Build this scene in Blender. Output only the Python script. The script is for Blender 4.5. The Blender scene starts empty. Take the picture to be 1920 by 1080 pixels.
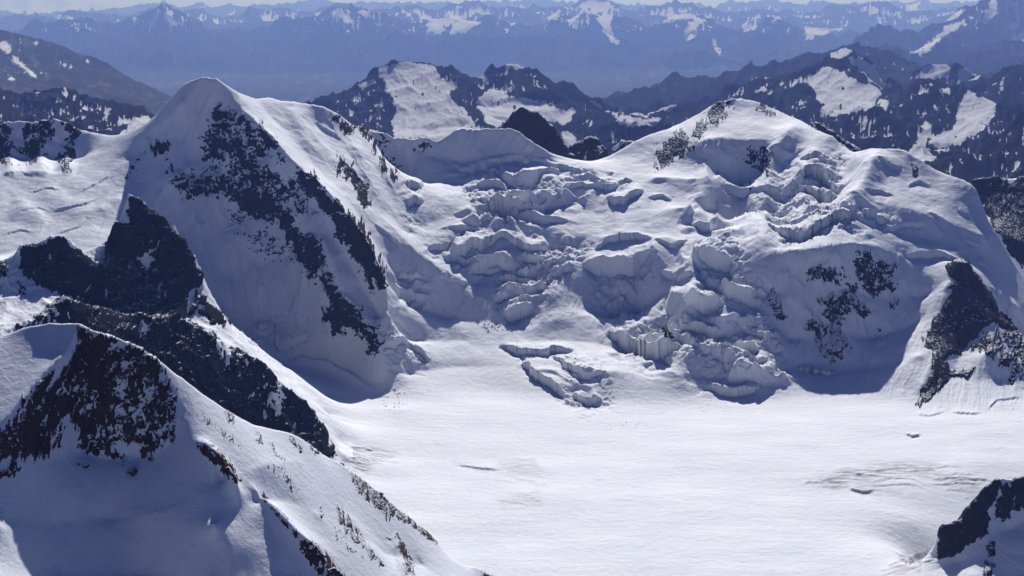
import bpy, math, time
import numpy as np
T0 = time.time()
def log(*a): print('[%.1fs]' % (time.time() - T0), *a)
R = math.radians
sc = bpy.context.scene
COL = sc.collection

# ------------------------------------------------------------------ camera numbers
F = 2637.0          # focal length in photo pixels (1920 wide)
YH = -10.0          # eye level row
ZC = 1000.0         # height of the lens above datum
SUN_AZ, SUN_EL = R(5), R(33.5)
def zof(py, Y): return ZC - (py - YH) / F * Y
def glacier_z(Y): return ZC - 900 + 0.02 * (Y - 2700)
def glacier_Y(py): return (900 + 54) / ((py - YH) / F + 0.02)

# ------------------------------------------------------------------ noise
_rng = np.random.RandomState(11)
_perm = _rng.permutation(256).astype(np.int32)
_perm = np.concatenate([_perm, _perm, _perm])
_gr = _rng.normal(size=(256, 3)); _gr /= np.linalg.norm(_gr, axis=1)[:, None]
_gr = _gr.astype(np.float32)
def perlin3(x, y, z):
    x = np.asarray(x, np.float32); y = np.asarray(y, np.float32); z = np.asarray(z, np.float32)
    xi = np.floor(x); yi = np.floor(y); zi = np.floor(z)
    xf = x - xi; yf = y - yi; zf = z - zi
    X = xi.astype(np.int32) & 255; Y = yi.astype(np.int32) & 255; Z = zi.astype(np.int32) & 255
    u = xf * xf * xf * (xf * (xf * 6 - 15) + 10); v = yf * yf * yf * (yf * (yf * 6 - 15) + 10); w = zf * zf * zf * (zf * (zf * 6 - 15) + 10)
    def g(dx, dy, dz):
        h = _perm[_perm[_perm[X + dx] + Y + dy] + Z + dz]
        q = _gr[h]
        return q[..., 0] * (xf - dx) + q[..., 1] * (yf - dy) + q[..., 2] * (zf - dz)
    def lerp(a, b, t): return a + (b - a) * t
    return lerp(lerp(lerp(g(0,0,0), g(1,0,0), u), lerp(g(0,1,0), g(1,1,0), u), v),
                lerp(lerp(g(0,0,1), g(1,0,1), u), lerp(g(0,1,1), g(1,1,1), u), v), w)
def fbm(x, y, z, octv=4, gain=0.5, lac=2.03):
    a = 1.0; s = 0; t = 0
    for k in range(octv):
        s = s + a * perlin3(x + 17.3 * k, y + 5.1 * k, z + 9.7 * k); t += a
        x = x * lac; y = y * lac; z = z * lac; a *= gain
    return s / t * 1.6
def ridged(x, y, z, octv=5, gain=0.55, lac=2.07):
    a = 1.0; s = 0; t = 0; prev = 1.0
    for k in range(octv):
        n = 1 - np.abs(perlin3(x + 31.7 * k, y + 7.9 * k, z + 3.3 * k)) * 1.9
        n = np.clip(n, 0, 1); n = n * n
        s = s + a * n * prev; t += a; prev = np.clip(n * 1.3, 0.15, 1)
        x = x * lac; y = y * lac; z = z * lac; a *= gain
    return s / t
def cells(x, y, seed=0):
    """nearest jittered cell: F1, F2, random height of the cell"""
    xi = np.floor(x); yi = np.floor(y)
    f1 = np.full(x.shape, 9., np.float32); f2 = f1.copy(); hv = np.zeros(x.shape, np.float32)
    for dx in (-1, 0, 1):
        for dy in (-1, 0, 1):
            cx = (xi + dx).astype(np.int32) & 255; cy = (yi + dy).astype(np.int32) & 255
            h = _perm[_perm[cx] + cy + seed]; h2 = _perm[h + 37]; h3 = _perm[h2 + 91]
            d = np.hypot(xi + dx + 0.15 + 0.7 * h / 255 - x, yi + dy + 0.15 + 0.7 * h2 / 255 - y).astype(np.float32)
            near = d < f1
            f2 = np.where(near, f1, np.minimum(f2, d)); hv = np.where(near, h3 / 255.0, hv); f1 = np.where(near, d, f1)
    return f1, f2, hv
def facets(x, y, seed=0):
    """broken blocks: every jittered cell is a tilted plane; returns height (about -1..1) and distance to the crack"""
    xi = np.floor(x); yi = np.floor(y); f1 = np.full(x.shape, 9., np.float32); f2 = f1.copy(); H = np.zeros(x.shape, np.float32)
    for dx in (-1, 0, 1):
        for dy in (-1, 0, 1):
            cx = (xi + dx).astype(np.int32) & 255; cy = (yi + dy).astype(np.int32) & 255
            h = _perm[_perm[cx + seed] + cy]; h2 = _perm[h + 37]; h3 = _perm[h2 + 91]; h4 = _perm[h3 + 53]; h5 = _perm[h4 + 11]
            ox = x - (xi + dx + 0.1 + 0.8 * h / 255); oy = y - (yi + dy + 0.1 + 0.8 * h2 / 255)
            d = np.hypot(ox, oy).astype(np.float32); hh = (h3 / 127.5 - 1) + ox * (h4 / 127.5 - 1) * 1.2 + oy * (h5 / 127.5 - 0.6) * 1.2
            m = d < f1; f2 = np.where(m, f1, np.minimum(f2, d)); H = np.where(m, hh, H); f1 = np.where(m, d, f1)
    return H.astype(np.float32), f2 - f1
def blur(a, sx, sy):
    def one(a, s, ax):
        if s <= 0: return a
        r = int(3 * s + 0.5); k = np.exp(-0.5 * (np.arange(-r, r + 1) / s) ** 2); k /= k.sum()
        p = [(0, 0), (0, 0)]; p[ax] = (r, r); b = np.pad(a, p, mode='edge'); out = np.zeros_like(a)
        n = a.shape[ax]
        for i, w in enumerate(k):
            out += w * (b[i:i + n] if ax == 0 else b[:, i:i + n])
        return out
    return one(one(a, sy, 0), sx, 1)

# ------------------------------------------------------------------ pixel-plane helpers (used only to read traced outlines)
def seg_sd(px, py, pts):
    """distance to a polyline, side (+ uphill of it when traced left to right), and fraction along it"""
    best = np.full(px.shape, 1e9, np.float32); side = np.zeros(px.shape, np.float32); along = np.zeros(px.shape, np.float32)
    L = [math.hypot(b[0] - a[0], b[1] - a[1]) for a, b in zip(pts, pts[1:])]; tot = sum(L); acc = 0
    for (a, b), l in zip(zip(pts, pts[1:]), L):
        ex, ey = b[0] - a[0], b[1] - a[1]
        t = np.clip(((px - a[0]) * ex + (py - a[1]) * ey) / (l * l + 1e-9), 0, 1)
        d = np.hypot(px - a[0] - t * ex, py - a[1] - t * ey)
        m = d < best
        best = np.where(m, d, best); side = np.where(m, -(ex * (py - a[1]) - ey * (px - a[0])), side)
        along = np.where(m, (acc + t * l) / tot, along); acc += l
    return best, np.sign(side), along
def poly_sd(px, py, pts):
    """signed distance to a closed outline, + inside"""
    best = np.full(px.shape, 1e9, np.float32); ins = np.zeros(px.shape, bool)
    for a, b in zip(pts, pts[1:] + pts[:1]):
        ex, ey = b[0] - a[0], b[1] - a[1]; l2 = ex * ex + ey * ey + 1e-9
        t = np.clip(((px - a[0]) * ex + (py - a[1]) * ey) / l2, 0, 1)
        best = np.minimum(best, np.hypot(px - a[0] - t * ex, py - a[1] - t * ey))
        c = ((a[1] > py) != (b[1] > py)) & (px < ex * (py - a[1]) / (ey if abs(ey) > 1e-9 else 1e-9) + a[0])
        ins ^= c
    return np.where(ins, best, -best)

# ------------------------------------------------------------------ height field from ridge, valley and foot lines
class Field:
    def __init__(s, px0, px1, dpx, Y0, Y1, dv):
        s.px = np.arange(px0, px1 + dpx, dpx); s.v = np.arange(math.log(Y0), math.log(Y1), dv)
        s.dpx, s.dv = dpx, dv
        s.sum = np.zeros((len(s.v), len(s.px))); s.cnt = np.zeros_like(s.sum)
    def put(s, px, Y, z):
        c = np.rint((px - s.px[0]) / s.dpx).astype(int); r = np.rint((np.log(Y) - s.v[0]) / s.dv).astype(int)
        m = (c >= 0) & (c < len(s.px)) & (r >= 0) & (r < len(s.v))
        np.add.at(s.sum, (r[m], c[m]), z[m]); np.add.at(s.cnt, (r[m], c[m]), 1)
    def line(s, pts, back=None):
        """pts: (px, py, Y); back=(dY, dz): the far side of a crest falls away to this"""
        for a, b in zip(pts, pts[1:]):
            n = int(max(abs(b[0] - a[0]) / s.dpx, abs(math.log(b[2] / a[2])) / s.dv) * 2) + 2
            t = np.linspace(0, 1, n)
            px = a[0] + (b[0] - a[0]) * t; Y = np.exp(np.log(a[2]) + math.log(b[2] / a[2]) * t); py = a[1] + (b[1] - a[1]) * t
            z = zof(py, Y)
            s.put(px, Y, z)
            if back: s.put(px, Y + back[0], z - back[1])
    def flat(s, pts):
        """pts: (px, Y, z) with z the height over datum"""
        for a, b in zip(pts, pts[1:]):
            n = int(max(abs(b[0] - a[0]) / s.dpx, abs(math.log(b[1] / a[1])) / s.dv) * 2) + 2
            t = np.linspace(0, 1, n)
            s.put(a[0] + (b[0] - a[0]) * t, np.exp(np.log(a[1]) + math.log(b[1] / a[1]) * t), a[2] + (b[2] - a[2]) * t)
    def solve(s, sweeps=70):
        S, C = [s.sum], [s.cnt]
        while min(S[-1].shape) > 12:
            a, c = S[-1], C[-1]; h, w = (a.shape[0] + 1) // 2 * 2, (a.shape[1] + 1) // 2 * 2
            a = np.pad(a, ((0, h - a.shape[0]), (0, w - a.shape[1]))); c = np.pad(c, ((0, h - c.shape[0]), (0, w - c.shape[1])))
            S.append(a[::2, ::2] + a[1::2, ::2] + a[::2, 1::2] + a[1::2, 1::2]); C.append(c[::2, ::2] + c[1::2, ::2] + c[::2, 1::2] + c[1::2, 1::2])
        z = None
        for a, c in zip(S[::-1], C[::-1]):
            pin = c > 0; val = a / np.maximum(c, 1)
            if z is None: z = np.full(a.shape, val[pin].mean() if pin.any() else 0.)
            else: z = np.repeat(np.repeat(z, 2, 0), 2, 1)[:a.shape[0], :a.shape[1]]; z = blur(z, 1, 1)
            z = np.where(pin, val, z)
            n = 400 if a.size < 20000 else sweeps
            for k in range(n):
                p = np.pad(z, 1, mode='edge')
                z = np.where(pin, val, 0.25 * (p[:-2, 1:-1] + p[2:, 1:-1] + p[1:-1, :-2] + p[1:-1, 2:]))
        s.z = z; s.pin = pin
        return z

def adapt(pxc, vD, zD, nrows, hid=0.22, eps=260.):
    """rows of one field re-spaced so that each covers about the same height in view; pxc columns, vD/zD (rows, cols)"""
    Y = np.exp(vD); py = (ZC - zD) / Y * F + YH
    dp = np.abs(np.diff(py, axis=0)); run = np.minimum.accumulate(np.clip(py, None, 1130), axis=0)
    vis = (py[1:] <= run[1:] + 1.0)
    rho = dp * np.where(vis, 1.0, hid) + eps * np.diff(vD, axis=0)
    return rho, vis
def resample(v, z, rho, nrows):
    nC = z.shape[1]; vo = np.empty((nrows, nC)); zo = np.empty((nrows, nC)); q = np.linspace(0, 1, nrows)
    for c in range(nC):
        cum = np.concatenate([[0], np.cumsum(rho[:, c])]); cum /= cum[-1]
        vv = v if v.ndim == 1 else v[:, c]
        vo[:, c] = np.interp(q, cum, vv); zo[:, c] = np.interp(vo[:, c], vv, z[:, c])
    return vo, zo
def project(v, z):
    return (ZC - z) / np.exp(v) * F + YH
def visible(py, tol=1.0):
    run = np.minimum.accumulate(py, axis=0); return py <= run + tol
def grid_xyz(pxc, v, z):
    Y = np.exp(v); X = (pxc[None, :] - 960) / F * Y
    return np.stack([X, Y, z], -1).astype(np.float32)
def grid_normals(P):
    dx = np.gradient(P, axis=1); dy = np.gradient(P, axis=0)
    n = np.cross(dx, dy); n /= np.linalg.norm(n, axis=-1, keepdims=True) + 1e-9
    return n.astype(np.float32)

# ------------------------------------------------------------------ mesh output
def emit(name, P, facemask, mat, N=None, attrs=None, smooth=True):
    """the quads of grid P picked by facemask become one mesh object"""
    h, w = P.shape[:2]
    r, c = np.nonzero(facemask)
    if len(r) == 0: return None
    i = r * w + c
    quads = np.stack([i, i + 1, i + w + 1, i + w], 1)
    used, inv = np.unique(quads, return_inverse=True)
    inv = inv.reshape(-1).astype(np.int32)
    me = bpy.data.meshes.new(name)
    me.vertices.add(len(used)); me.vertices.foreach_set('co', np.ascontiguousarray(P.reshape(-1, 3)[used], np.float32).ravel())
    nf = len(quads)
    me.loops.add(nf * 4); me.loops.foreach_set('vertex_index', inv)
    me.polygons.add(nf); me.polygons.foreach_set('loop_start', np.arange(0, nf * 4, 4, dtype=np.int32))
    me.polygons.foreach_set('use_smooth', np.full(nf, smooth, bool))
    me.update(calc_edges=True)
    for k, a in (attrs or {}).items():
        at = me.attributes.new(k, 'FLOAT', 'POINT'); at.data.foreach_set('value', np.ascontiguousarray(a.reshape(-1)[used], np.float32))
    if N is not None and smooth:
        me.normals_split_custom_set_from_vertices(N.reshape(-1, 3)[used])
    me.materials.append(mat)
    o = bpy.data.objects.new(name, me); COL.objects.link(o)
    return o
def structure(o, label=None):
    if o is None: return
    o['kind'] = 'structure'
    if label: o['label'] = label
    return o
def tag(o, label, cat, group=None):
    if o is None: return
    o['label'] = label; o['category'] = cat
    if group: o['group'] = group
    return o

# ------------------------------------------------------------------ materials
def new_mat(name):
    m = bpy.data.materials.new(name); m.use_nodes = True; nt = m.node_tree; nt.nodes.clear()
    out = nt.nodes.new('ShaderNodeOutputMaterial'); b = nt.nodes.new('ShaderNodeBsdfPrincipled'); nt.links.new(b.outputs[0], out.inputs[0])
    return m, nt, b
def N_(nt, t, **kw):
    n = nt.nodes.new(t)
    for k, v in kw.items(): setattr(n, k, v)
    return n
def noise(nt, co, scale, detail=4, rough=0.55, dist=0.0):
    n = N_(nt, 'ShaderNodeTexNoise'); n.inputs['Scale'].default_value = scale; n.inputs['Detail'].default_value = detail
    n.inputs['Roughness'].default_value = rough; n.inputs['Distortion'].default_value = dist; nt.links.new(co, n.inputs['Vector']); return n.outputs[0]
def ramp(nt, f, p0, c0, p1, c1):
    r = N_(nt, 'ShaderNodeValToRGB'); e = r.color_ramp.elements
    e[0].position = p0; e[0].color = (*c0, 1); e[1].position = p1; e[1].color = (*c1, 1); nt.links.new(f, r.inputs[0]); return r.outputs[0]
def math_(nt, op, a, b=None, c=None, clamp=False):
    n = N_(nt, 'ShaderNodeMath', operation=op); n.use_clamp = clamp
    for i, q in enumerate((a, b, c)):
        if q is None: continue
        if isinstance(q, (int, float)): n.inputs[i].default_value = q
        else: nt.links.new(q, n.inputs[i])
    return n.outputs[0]
def mix(nt, f, a, b):
    n = N_(nt, 'ShaderNodeMix', data_type='RGBA')
    for i, q in ((0, f), (6, a), (7, b)):
        if isinstance(q, (int, float)): n.inputs[i].default_value = q
        elif isinstance(q, tuple): n.inputs[i].default_value = (*q, 1)
        else: nt.links.new(q, n.inputs[i])
    return n.outputs[2]
def mapr(nt, f, a, b, c, d):
    n = N_(nt, 'ShaderNodeMapRange'); n.clamp = True
    nt.links.new(f, n.inputs[0])
    for i, q in enumerate((a, b, c, d)): n.inputs[i + 1].default_value = q
    return n.outputs[0]
def scaled(nt, co, s):
    m = N_(nt, 'ShaderNodeMapping'); m.inputs['Scale'].default_value = s; nt.links.new(co, m.inputs['Vector']); return m.outputs[0]
def bump(nt, h, dist, strength, b):
    n = N_(nt, 'ShaderNodeBump'); n.inputs['Strength'].default_value = strength; n.inputs['Distance'].default_value = dist
    nt.links.new(h, n.inputs['Height']); nt.links.new(n.outputs[0], b.inputs['Normal'])

SNOW = (0.84, 0.86, 0.89)
def snow_material(name, unit, dirt=False, ripple=0.0):
    """unit: the size in metres of the smallest drift that shows"""
    m, nt, b = new_mat(name)
    g = N_(nt, 'ShaderNodeNewGeometry').outputs['Position']
    n1 = noise(nt, g, 1 / (unit * 60), 4); base = ramp(nt, n1, 0.35, (0.80, 0.83, 0.88), 0.65, (0.87, 0.88, 0.90))
    if dirt:
        at = N_(nt, 'ShaderNodeAttribute', attribute_name='dirt')
        n3 = noise(nt, scaled(nt, g, (0.25, 1, 1)), 1 / (unit * 6), 5, 0.65)
        f = math_(nt, 'MULTIPLY', at.outputs['Fac'], mapr(nt, n3, 0.40, 0.60, 0, 0.9))
        base = mix(nt, f, base, (0.36, 0.32, 0.33))
    nt.links.new(base, b.inputs['Base Color'])
    b.inputs['Roughness'].default_value = 0.7; b.inputs['Specular IOR Level'].default_value = 0.1
    h = math_(nt, 'ADD', noise(nt, g, 1 / (unit * 9), 5, 0.6), math_(nt, 'MULTIPLY', noise(nt, g, 1 / (unit * 2), 3, 0.6), 0.25))
    if ripple:
        w = noise(nt, scaled(nt, g, (0.16, 1, 1)), 1 / (unit * 7), 4, 0.6, 0.4)
        h = math_(nt, 'ADD', h, math_(nt, 'MULTIPLY', w, ripple))
    bump(nt, h, unit * 2.6, 0.5, b)
    return m
def rock_material(name, unit, c0, c1, snow_amt=0.5):
    m, nt, b = new_mat(name)
    ge = N_(nt, 'ShaderNodeNewGeometry'); g = ge.outputs['Position']
    n1 = noise(nt, g, 1 / (unit * 18), 6, 0.65); n2 = noise(nt, scaled(nt, g, (1, 1, 0.35)), 1 / (unit * 4), 5, 0.7)
    col = mix(nt, mapr(nt, n1, 0.35, 0.65, 0, 1), c0, c1)
    col = mix(nt, mapr(nt, n2, 0.3, 0.7, 0, 0.7), col, tuple(x * 0.45 for x in c0))
    sep = N_(nt, 'ShaderNodeSeparateXYZ'); nt.links.new(ge.outputs['Normal'], sep.inputs[0])
    n3 = noise(nt, g, 1 / (unit * 5), 5, 0.7)
    s = math_(nt, 'ADD', sep.outputs['Z'], math_(nt, 'MULTIPLY', math_(nt, 'SUBTRACT', n3, 0.5), 1.0))
    lo = 1.02 - snow_amt * 0.5
    f = mapr(nt, s, lo, lo + 0.10, 0, 1)
    nt.links.new(mix(nt, f, col, SNOW), b.inputs['Base Color'])
    b.inputs['Roughness'].default_value = 0.95; b.inputs['Specular IOR Level'].default_value = 0.03
    bump(nt, n2, unit * 3, 0.6, b)
    return m

M_snow_near = snow_material('snow_near', 0.7)
M_snow = snow_material('snow_massif', 1.7)
M_glacier = snow_material('glacier_snow', 1.5, dirt=True, ripple=0.4)
M_rock_near = rock_material('brown_rock', 0.5, (0.110, 0.062, 0.050), (0.050, 0.036, 0.035), 0.7)
M_rock_ridge = rock_material('dark_rock', 1.0, (0.017, 0.018, 0.024), (0.010, 0.011, 0.016), 0.14)
M_rock = rock_material('face_rock', 1.5, (0.034, 0.028, 0.030), (0.018, 0.018, 0.022), 0.72)
M_rock_bare = rock_material('bare_rock', 1.5, (0.034, 0.028, 0.030), (0.018, 0.018, 0.022), 0.2)
M_rock_warm = rock_material('buttress_rock', 1.2, (0.062, 0.050, 0.049), (0.030, 0.026, 0.028), 0.2)

# ================================================================== NEAR FIELD : control lines
nf = Field(-340, 2260, 4, 620, 7600, 0.0015)
def squeeze(px, Y):
    """depth of the massif behind its foot: the walls stand steeper towards the right"""
    k = 1 - 0.22 * min(1, max(0, (px - 500) / 260.0))
    return Y if Y < 3300 else 3300 + (Y - 3300) * k
def L(pts, back=None): nf.line([(a, b, squeeze(a, c)) for a, b, c in pts], back)
G = lambda px, py: (px, py, glacier_Y(py))
# -- foreground spur
spur = [(-180,650,1060),(-60,643,1085),(0,630,1095),(50,612,1100),(100,601,1100),(143,604,1100),(160,611,1102),(207,623,1110),(253,643,1118),(300,673,1126),(333,702,1135),(370,730,1143),(420,765,1155),(477,797,1175),(547,811,1210),(567,822,1217),(603,850,1235),(640,868,1245),(657,882,1248),(683,899,1252),(713,922,1256),(733,943,1260),(757,961,1264),(787,984,1270),(807,999,1274),(840,1041,1282),(873,1058,1290),(935,1080,1300),(1000,1125,1310),(1150,1290,1310)]
L(spur)
L([(x, y + 190 + max(0, x) * 0.06, Y + 260) for x, y, Y in spur])
nf.flat([(-180,1650,ZC-830),(300,1700,ZC-840),(700,1750,ZC-870),(1150,1700,ZC-900),(2100,1700,ZC-915)])
# cliff edge, cliff foot and the bowls below it
L([(146,606,1100),(130,665,1078),(85,700,1054),(45,750,1026),(0,798,1002),(-60,835,985),(-180,880,965)])
L([(-180,950,940),(-60,900,965),(0,868,988),(45,872,1006),(118,860,1045),(160,852,1072),(210,862,1079),(285,858,1085),(325,835,1092),(340,790,1105),(350,755,1120)])
L([(-180,1010,905),(0,985,950),(100,985,1000),(200,975,1036),(300,960,1042),(380,925,1060),(440,890,1090),(500,870,1125),(560,860,1180)])
L([(-180,1100,870),(0,1090,908),(120,1085,972),(260,1080,1010),(400,1085,1008),(520,1085,1035),(640,1090,1090),(760,1095,1150),(880,1100,1230)])
L([(400,985,1034),(470,945,1078),(540,940,1118),(600,965,1135),(660,1000,1160),(720,1040,1180),(790,1060,1215)])
L([(370,825,1096),(400,845,1088),(430,880,1078),(446,902,1070)])
L([(480,915,1091),(550,995,1072),(600,1030,1076),(650,1085,1082)])
nf.flat([(-180,620,ZC-345),(500,640,ZC-420),(800,700,ZC-520),(1000,760,ZC-650),(1300,900,ZC-880),(2100,620,ZC-930)])
# -- glacier floor
for y in (760, 800, 850, 900, 960, 1020, 1080, 1150, 1260):
    nf.flat([(620 + max(0, y - 800) * 0.55, glacier_Y(y), glacier_z(glacier_Y(y))), (1700 if y > 850 else 1650, glacier_Y(y), glacier_z(glacier_Y(y)))])
nf.flat([(1300,1300,ZC-925),(2100,1200,ZC-925)])
# -- rock spur at lower right
L([(1735,1060,2190),(1753,1046,2200),(1762,1013,2210),(1760,988,2215),(1773,982,2220),(1800,972,2235),(1813,950,2245),(1830,932,2255),(1847,910,2265),(1867,893,2275),(1895,892,2290),(1920,891,2300),(2000,860,2330),(2100,850,2350)], back=(110, 190))
L([(1740,1075,2170),(1790,1055,2180),(1830,1080,2130),(1900,1085,2140),(2000,1060,2150),(2100,1050,2150)])
L([(1862,1000,2215),(1900,990,2235),(1960,960,2260)])
L([(1700,1030,glacier_Y(1030)),(1690,1100,glacier_Y(1100)),(1760,1150,2040),(2100,1200,1950)])
L([(1790,880,glacier_Y(880)),(1920,850,glacier_Y(850)),(2100,830,glacier_Y(830))])
# -- dark west ridge: lower rib, tower, hump
L([(-60,640,2330),(35,610,2400),(70,592,2430),(118,555,2460),(160,568,2500),(215,585,2540),(267,590,2560),(333,590,2600),(365,610,2615),(400,627,2628),(425,648,2638),(450,657,2645),(483,670,2650),(507,693,2652),(533,720,2655),(567,747,2655),(593,773,2655),(610,807,2650),(620,827,2648),(640,857,2640),(665,900,2620)])
L([(35,640,2470),(118,600,2520),(215,606,2610),(333,608,2680),(400,645,2690),(450,680,2700),(507,720,2700),(567,770,2700),(620,850,2690)])
L([(-60,760,2230),(60,730,2290),(160,720,2330),(260,740,2400),(340,770,2450),(420,830,2480),(500,880,2500),(570,905,2520),(640,925,2540)])
tower = [(197,482,2870),(205,450,2885),(215,412,2905),(224,408,2915),(234,375,2935),(244,362,2945),(273,387,2945),(292,400,2942),(317,420,2935),(350,457,2920),(380,510,2900),(390,545,2890),(417,590,2870),(425,602,2860)]
L(tower, back=(70, 45))
L([(230,600,2700),(267,596,2720),(340,600,2760),(400,612,2800),(428,630,2815)])
L([(-60,520,2650),(0,488,2690),(25,470,2710),(45,457,2720),(90,449,2730),(120,446,2735),(150,470,2760),(180,497,2800),(197,484,2860)], back=(60, 30))
L([(-60,580,2530),(20,560,2590),(75,545,2650),(120,555,2665),(180,595,2730)])
L([(-180,640,2350),(-60,620,2380),(30,600,2420)])
L([(245,500,2860),(300,520,2850),(360,545,2850)])
# -- left mountain
ml_sky = [(-180,205,4000),(-60,240,4000),(0,232,4000),(20,222,4000),(60,228,4000),(82,217,4000),(110,220,4000),(145,238,4000),(185,250,3980),(215,255,3970),(245,248,3940),(280,232,3900),(310,195,3860),(345,158,3825),(365,146,3808),(383,142,3800),(410,150,3812),(440,168,3840),(480,183,3900),(505,180,3960),(540,190,4010),(565,194,4050),(600,197,4090),(640,215,4160),(663,233,4200),(685,237,4240),(723,247,4320),(760,253,4380),(800,258,4430),(820,266,4450)]
L(ml_sky, back=(420, 330))
L([(383,143,3799),(360,170,3785),(340,195,3770),(312,222,3765),(290,255,3775),(270,290,3740)])
L([(-180,330,3640),(0,330,3650),(60,320,3670),(140,330,3660),(200,320,3690),(250,295,3750)])
L([(-180,440,3330),(0,435,3340),(60,420,3390),(140,400,3450),(190,390,3470),(225,370,3530)])
L([(-180,500,3200),(0,480,3230),(60,460,3280),(130,470,3260),(190,490,3220),(215,440,3360)])
L([(-180,262,3950),(0,264,3960),(55,256,3962),(100,252,3962),(145,270,3955)])
L([(-180,305,3890),(0,305,3895),(60,300,3900),(110,300,3900),(150,312,3890)])
# shaded face of the left mountain
L([(262,345,3620),(330,330,3600),(380,300,3690),(440,300,3690),(500,300,3690)])
L([(290,400,3530),(360,450,3490),(420,430,3570),(450,400,3612),(520,400,3600)])
L([(350,470,3430),(385,540,3350),(430,520,3470),(480,500,3520),(540,480,3530),(590,520,3450)])
L([(430,600,3300),(450,620,3350),(500,600,3420),(560,620,3380),(620,630,3300)])
L([(440,650,3180),(480,680,3240),(520,690,3280),(560,695,3320),(610,700,3295),(650,715,3235),(700,742,3130)])
L([(383,200,3765),(400,235,3740),(450,250,3735)])
# right-hand ribs of the left mountain
L([(440,185,3800),(480,228,3745),(505,248,3705),(545,297,3655),(590,330,3610),(640,390,3530),(683,440,3455),(707,487,3405),(722,540,3350),(734,600,3270),(722,690,3175)])
L([(545,395,3585),(573,427,3545),(603,450,3500),(614,475,3465),(640,545,3385),(677,583,3325),(700,610,3272),(712,640,3225),(716,690,3172)])
L([(560,350,3640),(600,400,3580),(640,470,3500),(690,548,3400),(718,600,3310)])
L([(505,215,3860),(560,270,3820),(600,320,3760),(650,370,3700),(690,430,3620),(730,500,3540),(755,555,3470)])
L([(560,225,3940),(600,262,3920),(650,330,3830),(694,388,3760),(740,430,3700),(800,490,3640),(870,528,3620)])
L([(620,240,4050),(650,280,4000),(695,345,3900),(745,400,3850),(765,440,3780)])
L([(690,258,4190),(715,300,4100),(742,335,4020),(757,385,3920)])
# -- centre: ice plateau, basin, tongue
cdome = [(820,266,4450),(835,260,4460),(857,247,4480),(895,241,4500),(930,237,4500),(960,241,4500),(990,258,4490),(1015,274,4480),(1032,288,4470),(1075,298,4540),(1105,303,4560),(1140,301,4580),(1152,290,4600),(1185,268,4640),(1220,250,4700),(1255,240,4760)]
L(cdome, back=(350, 220))
L([(735,290,4330),(780,287,4400),(830,300,4400),(880,312,4400),(930,302,4420),(990,296,4440),(1060,308,4450),(1140,318,4430),(1200,310,4450)])
L([(735,350,4280),(780,352,4270),(830,340,4270),(870,345,4240),(905,335,4260),(960,345,4220),(1030,345,4230),(1100,340,4280),(1180,350,4260),(1260,340,4270)])
L([(780,430,3850),(850,410,3950),(900,400,3970),(960,410,3960),(1040,400,4060),(1120,400,4080),(1200,400,4060),(1290,385,4020)])
L([(805,470,3730),(880,470,3770),(960,470,3800),(1050,460,3880),(1130,452,3890),(1215,445,3870),(1290,455,3780)])
L([(885,532,3660),(935,525,3690),(1000,515,3730),(1050,510,3740),(1100,505,3760),(1140,496,3760),(1180,492,3750),(1222,470,3800),(1290,490,3700)])
L([(735,520,3560),(780,535,3570),(850,545,3590),(900,555,3580)])
L([(735,580,3470),(800,580,3520),(870,600,3500),(920,605,3490),(980,612,3475),(1040,602,3475),(1100,592,3525),(1140,585,3610),(1170,590,3640),(1200,596,3630),(1240,560,3600),(1300,560,3430)])
L([(730,640,3300),(780,640,3360),(850,640,3386),(930,640,3390),(1000,640,3390),(1080,640,3390),(1150,650,3390),(1200,650,3390),(1250,648,3310),(1300,640,3245)])
L([(760,700,3200),(850,690,3251),(940,690,3250),(1000,690,3235),(1060,690,3200),(1130,690,3160),(1200,700,3175),(1290,690,3168)])
L([(720,765,glacier_Y(775)),(760,768,glacier_Y(778)),(850,745,glacier_Y(745)),(930,742,glacier_Y(742)),(1000,745,glacier_Y(745)),(1050,765,glacier_Y(765)),(1110,785,glacier_Y(785)),(1160,805,glacier_Y(805)),(1210,802,glacier_Y(802)),(1260,765,glacier_Y(765)),(1330,742,glacier_Y(742)),(1380,742,glacier_Y(742)),(1450,738,glacier_Y(738)),(1560,748,glacier_Y(748)),(1640,740,glacier_Y(740)),(1700,740,glacier_Y(740)),(1700,790,glacier_Y(790)),(1690,818,glacier_Y(818)),(1740,795,glacier_Y(795)),(1850,780,glacier_Y(780)),(1920,785,glacier_Y(785)),(2100,800,glacier_Y(800))])
# -- right mountain
mr_sky = [(1255,240,4800),(1290,222,4860),(1320,205,4900),(1347,188,4950),(1390,182,5000),(1423,190,5000),(1440,198,4990),(1475,212,4960),(1500,226,4880),(1530,240,4700),(1563,253,4600),(1600,282,4450),(1630,280,4360),(1663,275,4300),(1697,278,4260),(1713,290,4220),(1747,313,4160),(1780,328,4100),(1820,340,4040),(1833,360,3990),(1847,403,3920),(1867,437,3870),(1897,490,3810),(1913,513,3790),(1960,560,3750),(2100,640,3800)]
L(mr_sky, back=(300, 300))
L([(1320,262,4560),(1345,256,4580),(1385,262,4580),(1418,262,4590),(1440,265,4590),(1470,245,4680),(1500,226,4860)])
L([(1240,312,4450),(1270,295,4520),(1310,262,4590),(1340,225,4760),(1365,195,4950)])
L([(1335,335,4462),(1385,352,4478),(1432,345,4470)])
L([(1230,330,4290),(1300,335,4290)])
L([(1480,325,4300),(1540,335,4200),(1590,330,4150),(1660,330,4130),(1720,345,4070),(1790,370,3960)])
L([(1340,410,4080),(1385,425,4180),(1430,415,4090),(1500,395,3960),(1560,380,3930),(1620,375,3930),(1700,390,3890),(1770,410,3830),(1840,440,3790)])
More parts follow.
